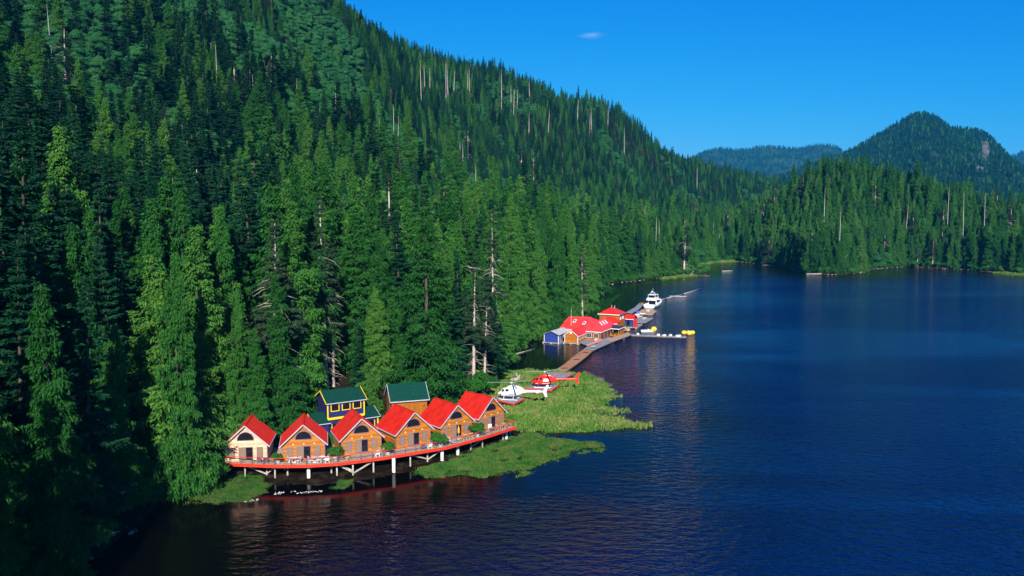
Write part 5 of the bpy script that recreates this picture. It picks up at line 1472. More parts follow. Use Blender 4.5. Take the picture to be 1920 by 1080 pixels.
b = MB(); A = at(158, 1014, 1.2); B_ = at(226, 996, 1.0); b.tube([A, A.lerp(B_, 0.5) + Vector((0, 0, 0.12)), B_], [0.14, 0.11, 0.03], 7); lg = b.build('leaning_log', M_SNAG, smooth=True); tag(lg, 'bleached bare log jutting out over the dark water bottom left', 'log')
for i, (u0, v0, u1, v1, r_, lab) in enumerate([(1255, 555.5, 1287, 556, 0.5, 'thick pale log floating beyond the yacht'), (1239, 562, 1250, 559.5, 0.3, 'boom log tied next to the yacht bow'), (1250, 559, 1282, 551.5, 0.3, 'middle boom log beyond the yacht'), (1282, 551, 1314, 541, 0.32, 'farthest boom log beyond the yacht'),
                                                 (1354, 508.5, 1374, 507.5, 0.5, 'low log floating in the head of the bay'), (985, 634, 1012, 632, 0.25, 'thin pale log floating left of the blue boathouse'), (965, 664, 1003, 654, 0.2, 'thin drifting log in the dark cove'), (1512, 513.5, 1600, 512.5, 0.45, 'pale drift log on the tip of the headland')]):
    A = at(u0, v0, 0.12); B_ = at(u1, v1, 0.12); r_ *= 0.7; b = MB(); b.tube([A, A.lerp(B_, 0.5), B_], [r_, r_ * 0.9, r_ * 0.75], 9)
    o = b.build('floating_log', M_SNAG, smooth=True); tag(o, lab, 'log', 'logs in the water')
# islets
for u, v, s, lab in ((1320, 517, 5.0, 'small rock islet with a bush off the grassy bank'), (1434, 497, 3.0, 'bare low rock in the head of the bay')):
    q = at(u, v); o = link('islet', ROCKS[1]); o.location = (q.x, q.y, -0.1); o.scale = (s, s * 0.7, 0.75); tag(o, lab, 'rock')
bush(1322, 515.5, 0.3, 2.6, 'round bush growing on the small rock islet', None, 1.2, 1)
bush(1312, 516.5, 0.3, 1.8, 'low bush at the left of the small rock islet', None, 1.0, 2)
# the fallen pale tree on the headland
A = at(1570, 511, 1.0); B_ = A + Vector((6.5, 1.0, 12.0)); b = MB(); b.tube([A, A.lerp(B_, 0.5), B_], [0.35, 0.28, 0.08], 7); o = b.build('leaning_dead_tree', M_SNAG, smooth=True); tag(o, 'pale dead tree leaning over the headland shore', 'dead tree')
# ------------------------------------------------------------------ floating lodge
PHI = math.radians(-26.0)
def float_base(parent, x0, x1, y0, y1, z1=0.38):
    b = MB(); b.box(x0, x1, y0, y1, 0.10, z1); b.build('float_deck', M_GREYDECK, parent)
    n_ = max(2, int((x1 - x0) / 2.0))
    for k in range(n_ + 1):
        x = x0 + 0.3 + (x1 - x0 - 0.6) * k / n_
        l_ = MB(); l_.tube([(x, y0 - 0.15, 0.0), (x, y1 + 0.15, 0.0)], 0.26, 8); l_.build('float_log', M_PILE, parent, smooth=True)

def boathouse(name, L, R_, depth, he, hr, wallm, roofm, barge, label, door=None, roofname='roof'):
    a_ = at(*L, 0.4); b_ = at(*R_, 0.4); cen = (a_ + b_) / 2; W = (b_ - a_).length / max(0.5, math.cos(PHI - math.atan2((b_ - a_).y, (b_ - a_).x)))
    e = empty(name, (cen.x, cen.y, 0), PHI); tag(e, label, 'boathouse')
    w = MB(); w.xprism([(-W / 2, 0.38), (W / 2, 0.38), (W / 2, 0.4 + he), (0, 0.4 + hr), (-W / 2, 0.4 + he)], 0, depth); wall = w.build('wall', wallm, e)
    sd_ = MB(); s0 = siding(W, depth, he, hr, 0.24); sd_.add([(x, y, z + 0.4) for x, y, z in s0.V], s0.F); sd_.build('siding', wallm, wall, kind='stuff')
    r_ = gable_roof(e, W, depth, 0.4 + he, 0.4 + hr, 0.35, 0.35, roofm, 0.6, barge)
    for sx in (-1, 1):
        b = MB(); b.box(sx * W / 2 - 0.08 + sx * 0.05, sx * W / 2 + 0.08 + sx * 0.05, -0.1, 0.06, 0.4, 0.35 + he); b.build('corner_board', M_WHITE, wall)
    float_base(e, -W / 2 - 0.5, W / 2 + 0.5, -0.5, depth + 0.5)
    return e, W
bh1, W1 = boathouse('blue_boathouse', (1020.2, 641), (1047.3, 642), 9.0, 2.4, 3.35, M_BLUE2, M_GREYROOF, M_BLUE, 'blue boathouse with a grey roof at the left end of the lodge')
bh2, W2 = boathouse('orange_boathouse', (1058.8, 642), (1083.4, 642.8), 9.5, 2.3, 3.8, M_ORANGE, M_ROSE, M_WHITE, 'orange timber boathouse with a red roof beside the blue one')
b = MB(); b.tube([(-0.15, -0.10, 3.45), (-0.15, -0.04, 3.45)], 0.34, 16); b.build('round_sign', M_WHITE, bh2)
for k in range(3): window(bh2, 1.6 + 2.6 * k, 1.2, 1.2, 1.0, W2 / 2 + 0.045, M_WHITE, M_GLASS, 'window', 0, 0.08, 'y', 1)
for k in range(2): window(bh1, 2.0 + 3.0 * k, 0.6, 1.6, 1.7, W1 / 2 + 0.045, M_WHITE, M_GLASS, 'window', 0, 0.08, 'y', 1)

# main lodge
o_l = at(1094.3, 621, 3.0)     # front left corner of the wing eave
lod = empty('lodge', (o_l.x, o_l.y, 0), PHI); tag(lod, 'main lodge with a broad red roof and a row of skylights', 'lodge')
inv = Matrix.Rotation(-PHI, 3, 'Z')
def loc_(v): return inv @ (Vector(v) - Vector((o_l.x, o_l.y, 0)))
ww = 5.8                       # wing: x 0..ww, y 0..15
float_base(lod, -9.0, ww + 1.0, -1.2, 15.5)
m_ = MB(); m_.box(0.35, ww - 0.35, 0.5, 15, 0.38, 2.95); wall = m_.build('wing_wall', M_ORANGE_V, lod)
m_ = MB(); hip(m_, [(0, -0.1, 3.0), (ww, -0.1, 3.0), (ww, 15.4, 3.0), (0, 15.4, 3.0)], None) if False else None
ridge0 = (ww / 2, 3.0, 5.85); ridge1 = (ww / 2, 12.5, 5.85)
m_ = MB()
m_.slab([(0, 0, 3.05), (ww, 0, 3.05), ridge0], 0.12)
m_.slab([(ww, 0, 3.05), (ww, 15.4, 3.05), ridge1, ridge0], 0.12)
m_.slab([(0, 15.4, 3.05), (0, 0, 3.05), ridge0, ridge1], 0.12)
m_.slab([(ww, 15.4, 3.05), (0, 15.4, 3.05), ridge1], 0.12)
wr = m_.build('wing_roof', M_ROSE, lod)
for p_, q_ in (((0, -0.05, 2.97), (ww, -0.05, 2.97)), ((ww + 0.05, -0.05, 2.97), (ww + 0.05, 15.4, 2.97))):
    b = MB(); b.bar(p_, q_, 0.1, 0.2); b.build('fascia_board', M_WHITE, wr)
# skylights on the right hand slope of the wing
sl = Vector((ww / 2, 0, -2.8)).normalized(); nr = Vector((2.8, 0, ww / 2)).normalized()
for k, y in enumerate((5.2, 7.6, 10.0)):
    c_ = Vector((ww / 2, y, 5.85)) + sl * 1.3 + nr * 0.07; s_ = sl * 0.75; t_ = Vector((0, 0.28, 0))
    b = MB(); b.hexa([c_ - s_ - t_, c_ + s_ - t_, c_ + s_ + t_, c_ - s_ + t_], [v + nr * 0.14 for v in (c_ - s_ - t_, c_ + s_ - t_, c_ + s_ + t_, c_ - s_ + t_)]); b.build('skylight', M_SKYL, wr)
# main body left of the wing, ridge across
R0 = loc_(at(1066.6, 593.2, 6.3)); R1 = loc_(at(1106, 594.0, 6.3)); E0 = loc_(at(1048.0, 615.5, 2.95)); E1 = loc_(at(1096, 620.0, 2.95))
Bk0 = E0 + Vector((0, 2 * (R0.y - E0.y), 0)); Bk1 = E1 + Vector((3.0, 2 * (R1.y - E1.y), 0)); mx0, mx1, my0, my1 = E0.x, E1.x, E0.y, Bk0.y
m_ = MB(); m_.prism([(E0.x + 0.5, E0.y + 0.5), (E1.x, E1.y + 0.5), (Bk1.x, Bk1.y - 0.5), (Bk0.x + 0.5, Bk0.y - 0.5)], 0.38, 2.8); m_.build('main_wall', M_ORANGE_V, lod)
m_ = MB(); m_.slab([E0, E1, R1, R0], 0.12); m_.slab([Bk0, E0, R0], 0.12); m_.slab([Bk1, Bk0, R0, R1], 0.12); m_.slab([E1, Bk1, R1], 0.12)
mr = m_.build('main_roof', M_ROSE, lod)
b = MB(); b.bar(E0 + Vector((0, -0.05, -0.08)), E1 + Vector((0, -0.05, -0.08)), 0.1, 0.2); b.build('fascia_board', M_WHITE, mr)
fn = (E1 - E0).cross(R0 - E0).normalized(); fx_ = (E1 - E0).normalized(); fs = fn.cross(fx_).normalized()
for (uu, vv) in ((1078, 602.5), (1095.5, 606.5)):
    p_ = inv @ Vector(ray(uu, vv)); c0_ = loc_((0, 0, CAM_H)); t_ = (E0 - c0_).dot(fn) / p_.dot(fn); c_ = c0_ + p_ * t_ + fn * 0.06; s_ = fs * 0.75; w_ = fx_ * 0.42
    fr = MB(); fr.hexa([c_ - s_ - w_, c_ - s_ + w_, c_ + s_ + w_, c_ + s_ - w_], [v + fn * 0.16 for v in (c_ - s_ - w_, c_ - s_ + w_, c_ + s_ + w_, c_ + s_ - w_)]); so_ = fr.build('skylight', M_WHITE, mr)
    s_ = fs * 0.5; w_ = fx_ * 0.26; c_ = c_ + fn * 0.165
    g = MB(); g.hexa([c_ - s_ - w_, c_ - s_ + w_, c_ + s_ + w_, c_ + s_ - w_], [v + fn * 0.02 for v in (c_ - s_ - w_, c_ - s_ + w_, c_ + s_ + w_, c_ + s_ - w_)]); g.build('pane', M_GLASS, so_)
for k in range(2): window(lod, 1.7 + 2.3 * k, 1.0, 1.5, 1.5, 0.5, M_WHITE, M_GLASS, 'window', 1)
for k in range(4): window(lod, 2.0 + 3.2 * k, 0.7, 2.0, 1.8, ww - 0.35, M_TRIM, M_GLASS, 'window', 1, 0.08, 'y', 1)
for x in (0.3, ww - 0.3):
    b = MB(); b.box(x - 0.1, x + 0.1, 0.05, 0.25, 0.38, 2.9); b.build('porch_post', M_ORANGE, lod)
# antenna pole in front of the main roof
a_ = loc_(at(1074, 640, 0.4)); 
b = MB(); b.tube([(-5.9, 4.2, 0.4), (-5.9, 4.2, 9.4)], [0.06, 0.03], 6); b.build('antenna_pole', M_WHITE, lod)

# open dining pavilion with a dark roof
pv0 = at(1125.6, 614.5, 3.0); e = empty('pavilion', (pv0.x, pv0.y, 0), PHI); tag(e, 'open timber pavilion with a low dark roof and hanging plants', 'pavilion')
pw, pd = 6.4, 6.6
float_base(e, -0.3, pw + 2.0, -1.4, pd)
m_ = MB(); ap = (pw / 2, pd / 2, 3.75)
hip(m_, [(0, 0, 3.0), (pw, 0, 3.0), (pw, pd, 3.0), (0, pd, 3.0)], ap, 0.1); rf = m_.build('roof', M_DARKROOF, e)
for p_, q_ in (((0, -0.05, 2.92), (pw, -0.05, 2.92)), ((pw + 0.05, 0, 2.92), (pw + 0.05, pd, 2.92))):
    b = MB(); b.bar(p_, q_, 0.1, 0.2); b.build('fascia_board', M_WHITE, rf)
m_ = MB(); m_.box(0.4, pw - 0.4, 2.6, pd - 0.2, 0.38, 2.85); m_.build('back_wall', M_ORANGE_V, e)
for x in (0.25, 2.2, 4.2, pw - 0.25):
    b = MB(); b.box(x - 0.1, x + 0.1, 0.2, 0.4, 0.38, 2.88); b.build('post', M_ORANGE, e)
b = MB(); b.box(0.35, pw - 0.35, 0.22, 0.36, 1.25, 1.38); b.box(0.35, pw - 0.35, 0.24, 0.34, 0.40, 1.24); b.build('front_rail', M_ORANGE, e)
for x in (1.2, 3.2, 5.2): window(e, x, 1.1, 1.4, 1.4, 2.6, M_TRIM, M_GLASS, 'window', 1)
for k, (x, zz) in enumerate(((1.2, 1.5), (2.8, 1.5), (4.4, 1.45), (5.6, 1.5))):
    f_ = link('plants', SHRUB[k % 3], e); f_.location = (x, 0.1, zz - 0.35); f_.scale = (0.35, 0.25, 0.30)

# two storey house with hipped roofs
c0 = at(1120.8, 588, 5.9); c1_ = at(1160, 591, 5.9)
e = empty('two_storey_house', (c0.x, c0.y, 0), PHI); tag(e, 'two storey orange timber house with red hipped roofs at the dock', 'house')
tw = 7.9; td = 7.4
float_base(e, -0.3, tw + 0.6, -3.2, td + 0.4)
m_ = MB(); m_.box(0.45, tw - 0.45, 0.45, td - 0.45, 0.38, 5.85); wall = m_.build('wall', M_ORANGE_V, e)
m_ = MB(); hip(m_, [(0, 0, 5.85), (tw, 0, 5.85), (tw, td, 5.85), (0, td, 5.85)], [(tw / 2 - 0.6, td / 2, 7.85), (tw / 2 + 0.6, td / 2, 7.85)], 0.12); rf = m_.build('roof', M_RED, e)
for p_, q_ in (((0, -0.05, 5.78), (tw, -0.05, 5.78)), ((tw + 0.05, 0, 5.78), (tw + 0.05, td, 5.78))):
    b = MB(); b.bar(p_, q_, 0.1, 0.22); b.build('fascia_board', M_WHITE if p_[0] == 0 else M_TRIM, rf)
for x, y in ((tw / 2 - 0.4, td / 2 + 0.4), (tw / 2 + 0.9, td / 2 - 0.3)):
    b = MB(); b.tube([(x, y, 7.2), (x, y, 8.6)], 0.13, 8); b.build('chimney_pipe', M_STEEL, rf)
for y in (2.0, 4.6): window(e, y, 4.0, 1.3, 1.0, tw - 0.45, M_WHITE, M_SKYL, 'window', 1, 0.08, 'y', 1)
for k in range(14):
    x = 0.6 + (tw - 1.2) * k / 13; b = MB(); b.box(x - 0.03, x + 0.03, 0.40, 0.449, 3.2, 5.6); b.build('batten', M_ORANGE_V, wall)
m_ = MB(); hip(m_, [(1.6, -3.0, 3.2), (tw + 0.1, -3.0, 3.2), (tw + 0.1, 0.5, 3.9), (1.6, 0.5, 3.9)], [(3.4, 0.3, 5.0), (5.4, 0.3, 5.0)], 0.12); pr_ = m_.build('porch_roof', M_RED, e)
b = MB(); b.bar((1.6, -3.05, 3.12), (tw + 0.1, -3.05, 3.12), 0.1, 0.2); b.build('fascia_board', M_WHITE, pr_)
m_ = MB(); m_.box(2.0, tw - 0.3, -2.6, 0.4, 0.38, 3.1); m_.build('porch_wall', M_ORANGE_V, e)
for x in (3.4, 5.6): window(e, x, 1.0, 1.3, 1.4, -2.6, M_WHITE, M_GLASS, 'window', 1)
window(e, -1.4, 0.8, 1.2, 1.7, tw - 0.3, M_WHITE, M_SKYL, 'window', 0, 0.08, 'y', 1)

# boat shed with red posts at the end
c0 = at(1170.5, 612, 0.4); e = empty('dock_shed', (c0.x, c0.y, 0), PHI); tag(e, 'blue dock shed with a red roof and red end panels', 'shed')
float_base(e, -0.3, 4.6, -0.4, 4.4)
m_ = MB(); m_.box(0.2, 3.2, 0.3, 3.8, 0.38, 3.1); m_.build('wall', M_BLUE2, e)
m_ = MB(); m_.slab([(-0.2, -0.2, 3.1), (3.5, -0.2, 3.1), (3.5, 2.1, 4.5), (-0.2, 2.1, 4.5)], 0.12); m_.slab([(-0.2, 2.1, 4.5), (3.5, 2.1, 4.5), (3.5, 4.2, 3.1), (-0.2, 4.2, 3.1)], 0.12); rf = m_.build('roof', M_RED, e)
b = MB(); b.bar((-0.2, -0.25, 3.02), (3.5, -0.25, 3.02), 0.1, 0.18); b.build('fascia_board', M_WHITE, rf)
b = MB(); b.box(0.9, 1.9, 0.22, 0.3, 0.4, 2.5); b.build('doorway', M_GLASS, e)
for x0 in (3.30, 4.15):
    b = MB(); b.box(x0, x0 + 0.45, -0.2, 0.5, 0.38, 3.4); b.build('end_panel', M_REDP, e)

# ------------------------------------------------------------------ docks
def dock(name, strip, z, mat, label, group=None, plank=0.35, across=True, thick=0.3, mats=0):
    """strip: list of (left, right) photo spots along the dock"""
    Ls = [at(*a_, z) for a_, b_ in strip]; Rs = [at(*b_, z) for a_, b_ in strip]
    o_ = (Ls[0] + Rs[0]) / 2; o_.z = 0
    e = empty(name, o_); tag(e, label, 'dock', group)
    pl_ = MB(); bs = MB()
    for i in range(len(Ls) - 1):
        a_, d_, b_, c_ = Ls[i] - o_, Rs[i] - o_, Ls[i + 1] - o_, Rs[i + 1] - o_
        n_ = max(3, int((b_ - a_).length / plank))
        for k in range(n_):
            t0, t1 = k / n_, (k + 0.92) / n_
            q_ = [a_.lerp(b_, t0), d_.lerp(c_, t0), d_.lerp(c_, t1), a_.lerp(b_, t1)]
            pl_.hexa([v - Vector((0, 0, 0.06)) for v in q_], q_)
        bs.hexa([v - Vector((0, 0, thick + 0.1)) for v in (a_, d_, c_, b_)], [v - Vector((0, 0, 0.065)) for v in (a_, d_, c_, b_)])
    pl_.build('planks', mat, e, kind='stuff'); bs.build('dock_float', M_UNDER, e)
    for side in (Ls, Rs):
        for i in range(len(side) - 1):
            b = MB(); b.bar(side[i] - o_ + Vector((0, 0, 0.03)), side[i + 1] - o_ + Vector((0, 0, 0.03)), 0.16, 0.14); b.build('edge_beam', mat, e)
    for k in range(mats):
        t = (k + 0.5) / mats * (len(Ls) - 1); i = int(t); f = t - i
        L_ = Ls[i].lerp(Ls[min(i + 1, len(Ls) - 1)], f) - o_; R2 = Rs[i].lerp(Rs[min(i + 1, len(Ls) - 1)], f) - o_; dd = (Ls[min(i + 1, len(Ls) - 1)] - Ls[i]).normalized() * 1.2
        q_ = [L_.lerp(R2, 0.25), L_.lerp(R2, 0.75), L_.lerp(R2, 0.75) + dd, L_.lerp(R2, 0.25) + dd]; q_ = [v + Vector((0, 0, 0.004)) for v in q_]
        b = MB(); b.hexa(q_, [v + Vector((0, 0, 0.03)) for v in q_]); b.build('mat', M_BLACK, e)
    return e
dock('boardwalk', [((1034, 699), (1056, 700)), ((1058, 684), (1082, 682)), ((1078, 667), (1100, 668)), ((1096, 654.5), (1112, 657))], 0.5, M_BROWNDECK, 'brown plank walkway from the helipad meadow to the lodge', mats=3)
dock('grey_dock', [((1096.5, 653.5), (1113, 656.5)), ((1118, 644), (1132, 648)), ((1137.5, 636.5), (1148, 641))], 0.45, M_GREYDECK, 'grey floating dock where the red canoes lie')
dock('brown_dock', [((1137, 637), (1148.5, 640.5)), ((1160, 630.5), (1168, 633.5)), ((1178, 623), (1184, 627.5))], 0.55, M_DECK, 'brown landing dock in front of the lodge pavilion')
dock('finger_dock', [((1184, 627.5), (1184, 629.5)), ((1235, 629.7), (1235, 631.6)), ((1287, 631.6), (1286.6, 633.3))], 0.4, M_GREYDECK, 'long thin pale finger dock reaching out into the bay')
dock('slip_dock', [((1174, 611), (1176, 614)), ((1190, 609.5), (1191, 612)), ((1204, 607.5), (1205, 609.5))], 0.35, M_GREYDECK, 'narrow float in front of the red dock shed')
dock('barge_dock', [((1190, 596), (1190, 605)), ((1207, 596.5), (1200, 605)), ((1225, 597.2), (1211, 605))], 0.6, M_GREYDECK, 'broad grey float second behind the dock shed')
dock('yacht_dock', [((1203, 580.5), (1192, 588.5)), ((1217, 582), (1207.5, 590)), ((1231, 583.5), (1223, 591))], 0.6, M_DECK, 'cluttered float astern of the white yacht')
dock('long_dock', [((1174, 586), (1184, 588)), ((1190, 577), (1199, 579)), ((1199, 568.5), (1206, 571))], 0.6, M_GREYDECK, 'long grey dock leading from the house to the yacht')
dock('lodge_landing', [((1088, 643), (1110, 651)), ((1100, 637), (1124, 643)), ((1112, 631), (1140, 637.5))], 0.42, M_GREYDECK, 'wide grey landing between the boathouse and the lodge porch')

# ------------------------------------------------------------------ boats
def canoe(u0, v0, u1, v1, w, mat, label, z=0.47, name='canoe', grp='canoes on the dock'):
    A = at(u0, v0, z); B_ = at(u1, v1, z); L = (B_ - A).length; rz = math.atan2((B_ - A).y, (B_ - A).x)
    e = empty(name, (A + B_) / 2 + Vector((0, 0, 0.02)), rz); tag(e, label, name, grp)
    n_ = 12; nt = 8; V = []; h = 0.38
    for i in range(n_ + 1):
        t = -1 + 2 * i / n_; x = t * L / 2; ww_ = w / 2 * (1 - abs(t) ** 2.4) + 0.02; sheer = 0.16 * t * t
        for k in range(nt + 1):
            th = math.pi * k / nt; V.append((x, -math.cos(th) * ww_, h + sheer - math.sin(th) ** 0.7 * (h + sheer * 0.6)))
    F = [(i * (nt + 1) + k, i * (nt + 1) + k + 1, (i + 1) * (nt + 1) + k + 1, (i + 1) * (nt + 1) + k) for i in range(n_) for k in range(nt)]
    MB().add(V, F).build('hull', mat, e, smooth=True)
    for x in (-L * 0.2, L * 0.2):
        b = MB(); b.box(x - 0.12, x + 0.12, -w * 0.42, w * 0.42, 0.30, 0.34); b.build('seat', M_TAN, e)
    for s_ in (-1, 1):
        pts2 = [(-L / 2 + L * i / 12, s_ * (w / 2 * (1 - abs(-1 + i / 6) ** 2.4) + 0.02), h + 0.16 * (-1 + i / 6) ** 2) for i in range(13)]
        b = MB(); b.tube(pts2, 0.03, 5); b.build('gunwale', M_WHITE, e)
canoe(1100, 651, 1119, 643.5, 0.9, M_HRED, 'red canoe lying on the near end of the grey dock')
canoe(1118, 645, 1129, 639.5, 0.9, M_HRED, 'red canoe lying further along the grey dock')
canoe(1115, 640, 1126, 635.5, 1.3, M_HWHITE, 'white dinghy behind the red canoes', 0.45, 'dinghy', None)
M_KGREEN = noise_mat('green_hull', (0.01, 0.16, 0.08), (0.02, 0.22, 0.12), 2.0, 0.4, 0.4)
canoe(1108, 653, 1116, 651.5, 0.8, M_KGREEN, 'green kayak on the near end of the grey dock', 0.47, 'kayak', None)

def raft(u, v, s, label, rz=0.0):
    """ring shaped inflatable made of fat tubes"""
    q = at(u, v, 0.0); e = empty('inflatable_raft', (q.x, q.y, 0.02), rz); tag(e, label, 'raft', 'yellow inflatables at the finger dock')
    for (x, y, nm) in ((-1.15, 0.5, 'pontoon'), (1.15, 0.5, 'pontoon'), (0.0, -0.9, 'front_pontoon')):
        m_ = MB(); pts2 = []; rad = []
        for k in range(9):
            t = -1 + k / 4.0; pts2.append((x * s + t * 0.8 * s, y * s, 0.45 * s)); rad.append(0.56 * s * math.sqrt(max(0.02, 1 - t ** 4)))
        m_.tube(pts2, rad, 12); m_.build(nm, M_YFAB, e, smooth=True)
    b = MB(); b.bar((-1.9 * s, 0.75 * s, 0.95 * s), (1.9 * s, 0.75 * s, 0.95 * s), 0.12, 0.12); b.bar((-0.6 * s, 0.7 * s, 0.9 * s), (0, -0.9 * s, 0.8 * s), 0.1, 0.1); b.build('frame', M_BLACK, e)
    b = MB(); b.box(-0.35 * s, 0.35 * s, 0.0, 0.6 * s, 0.55 * s, 1.0 * s); b.build('seat', M_WHITE, e)
raft(1291, 627, 1.15, 'yellow three-lobed inflatable moored at the end of the finger dock')
def skiff(u, v, L, w, hull, rz, label, cover=None):
    q = at(u, v, 0.0); e = empty('skiff', (q.x, q.y, 0.0), rz); tag(e, label, 'boat')
    n_ = 10; nt = 8; V = []
    for i in range(n_ + 1):
        t = i / n_; x = -L / 2 + t * L; ww_ = w / 2 * (1 - max(0, (t - 0.45) / 0.55) ** 2.0) + 0.02; hh = 0.6 + 0.25 * t * t
        for k in range(nt + 1):
            th = math.pi * k / nt; V.append((x, -math.cos(th) * ww_, hh - math.sin(th) ** 0.6 * (hh + 0.2)))
    F = [(i * (nt + 1) + k, i * (nt + 1) + k + 1, (i + 1) * (nt + 1) + k + 1, (i + 1) * (nt + 1) + k) for i in range(n_) for k in range(nt)] + [tuple(range(nt + 1))]
    MB().add(V, F).build('hull', hull, e, smooth=True)
    b = MB(); b.box(-L * 0.42, L * 0.3, -w * 0.38, w * 0.38, 0.30, 0.36); b.build('floor', M_GREYDECK, e)
    b = MB(); b.box(-L / 2 - 0.35, -L / 2 - 0.02, -0.22, 0.22, 0.2, 1.0); b.build('outboard_motor', M_BLACK, e)
    b = MB(); b.box(-0.2, 0.25, -w * 0.25, w * 0.25, 0.36, 1.0); b.build('console', M_WHITE, e)
    if cover:
        m_ = MB(); m_.tube([(L * 0.20, 0, 0.75), (L * 0.3, 0, 0.9), (L * 0.48, 0, 0.95), (L * 0.62, 0, 0.8)], [0.3, w * 0.5, w * 0.5, 0.25], 12); m_.build('cover', cover, e, smooth=True)
skiff(1215, 622.5, 5.0, 1.7, M_HWHITE, 0.12, 'white skiff with a yellow bundle in its bow inside the finger dock', M_YFAB)
skiff(1200, 591.5, 4.6, 1.5, M_HWHITE, 0.3, 'small white skiff at the cluttered float', None)
canoe(1191, 597, 1205, 594.5, 1.2, M_TAN, 'tan rowing boat on the broad grey float', 0.62, 'rowing_boat', None)
# bollard like white cans and gear along the finger dock
for i, (u, v) in enumerate([(1196, 627.5), (1234, 629.5), (1245, 630), (1257, 630.2), (1270, 631), (1274, 631.2)]):
    q = at(u, v, 0.4); e = empty('dock_box', q + Vector((0, 0, 0.005)), 0.2 * i); b = MB(); w_ = 0.36 + 0.1 * (i % 3)
    b.box(-w_, w_, -0.35, 0.35, 0, 0.45 + 0.1 * (i % 2)); b.build('box', M_WHITE, e); b = MB(); b.box(-w_ - 0.05, w_ + 0.05, -0.4, 0.4, 0.455 + 0.1 * (i % 2), 0.53 + 0.1 * (i % 2)); b.build('lid', M_POT, e)
    b = MB(); b.tube([(w_ * 0.5, 0, 0.54 + 0.1 * (i % 2)), (w_ * 0.5, 0, 1.1)], 0.05, 6); b.build('pole', M_POST, e)
    tag(e, ['white gear box at the shore end of the finger dock', 'white gear box with a pole left of the middle of the finger dock', 'white gear box at the middle of the finger dock', 'white gear box right of the middle of the finger dock', 'left of the paired white boxes near the finger dock end', 'right of the paired white boxes near the finger dock end'][i], 'box', 'white gear boxes on the finger dock')
for i, (u, v, col, lab) in enumerate([(1196, 586, M_HBLUE, 'blue tarpaulin bundle on the cluttered float'), (1214, 583.5, M_TAN, 'tan crate on the cluttered float'), (1203, 570.5, M_ORANGE, 'orange crate at the end of the long dock'), (1208, 598, M_POT, 'grey crate on the broad float'), (1122, 634, M_WHITE, 'white tub by the lodge porch'), (1134, 631, M_WHITE, 'white barrel in front of the pavilion'),
                                      (1110, 632.5, M_WHITE, 'white bench before the lodge wing'), (1176, 620, M_TAN, 'tan crate beside the red dock shed')]):
    q = at(u, v, 0.62); e = empty('crate', q, 0.3 * i); b = MB(); b.box(-0.7, 0.7, -0.45, 0.45, 0, 0.6); b.build('box', col, e); b = MB(); b.box(-0.74, 0.74, -0.49, 0.49, 0.605, 0.68); b.build('lid', col, e); tag(e, lab, 'crate')
for i, (u, v) in enumerate([(1168, 618), (1173, 616.5), (1178, 615.5), (1166, 621)]):
    q = at(u, v, 0.5); e = empty('planter', q); b = MB(); b.tube([(0, 0, 0), (0, 0, 0.45)], [0.35, 0.45], 10); b.build('tub', M_TAN, e); f_ = link('plants', SHRUB[i % 3], e); f_.scale = (0.35, 0.35, 0.35); f_.location = (0, 0, 0.3)
    tag(e, ['planter tub at the left of the shed landing', 'second planter tub from the left on the shed landing', 'planter tub nearest the red end panels', 'planter tub nearest the pavilion corner'][i], 'planter', 'planters on the shed landing')

# ------------------------------------------------------------------ motor yacht
S0 = at(1217, 577.5, 0.0); Bw = at(1237, 565.5, 0.0)
rz = math.atan2((Bw - S0).y, (Bw - S0).x); print('YACHT', (Bw - S0).length, math.degrees(rz))
rz = math.radians(62)
y_ = empty('motor_yacht', (S0.x, S0.y, 0.0), rz); tag(y_, 'white motor yacht with flybridge moored at the far dock', 'yacht')
Ly, Wy = 15.5, 4.9; V = []; n_ = 16; nt = 6
for i in range(n_ + 1):
    t = i / n_; x = t * Ly; wt = Wy / 2 * (1 - max(0, (t - 0.45) / 0.55) ** 2.2) + 0.03; hh = 1.45 + 0.75 * t * t
    for k, (a_, zf) in enumerate(((-1.0, 1.0), (-0.96, 0.5), (-0.82, 0.08), (0.0, -0.35), (0.82, 0.08), (0.96, 0.5), (1.0, 1.0))):
        V.append((x + (0.9 * t * t * (zf if zf > 0 else 0)), a_ * wt * (1 - 0.25 * t * (1 - max(zf, 0))), hh * zf if zf > 0 else zf))
F = [(i * 7 + k, i * 7 + k + 1, (i + 1) * 7 + k + 1, (i + 1) * 7 + k) for i in range(n_) for k in range(6)] + [tuple(range(7))]
hull = MB().add(V, F).build('hull', M_HWHITE, y_)
dk = MB(); dv = []
for i in range(n_ + 1):
    t = i / n_; x = t * Ly; wt = Wy / 2 * (1 - max(0, (t - 0.45) / 0.55) ** 2.2) + 0.02; hh = 1.45 + 0.75 * t * t
    dv += [(x + 0.85 * t * t, -wt, hh - 0.12 if t > 0.28 else 0.9), (x + 0.85 * t * t, wt, hh - 0.12 if t > 0.28 else 0.9)]
dk.add(dv, [(2 * i, 2 * i + 1, 2 * i + 3, 2 * i + 2) for i in range(n_)]); dk.build('deck', M_WHITE, y_)
b = MB(); b.hexa([(4.2, -2.0, 0.9), (11.6, -1.5, 1.5), (11.6, 1.5, 1.5), (4.2, 2.0, 0.9)], [(4.2, -1.9, 3.0), (9.8, -1.35, 3.0), (9.8, 1.35, 3.0), (4.2, 1.9, 3.0)]); b.build('saloon', M_HWHITE, y_)
b = MB(); b.box(2.2, 9.6, -2.1, 2.1, 3.005, 3.2); b.build('flybridge_deck', M_HWHITE, y_)
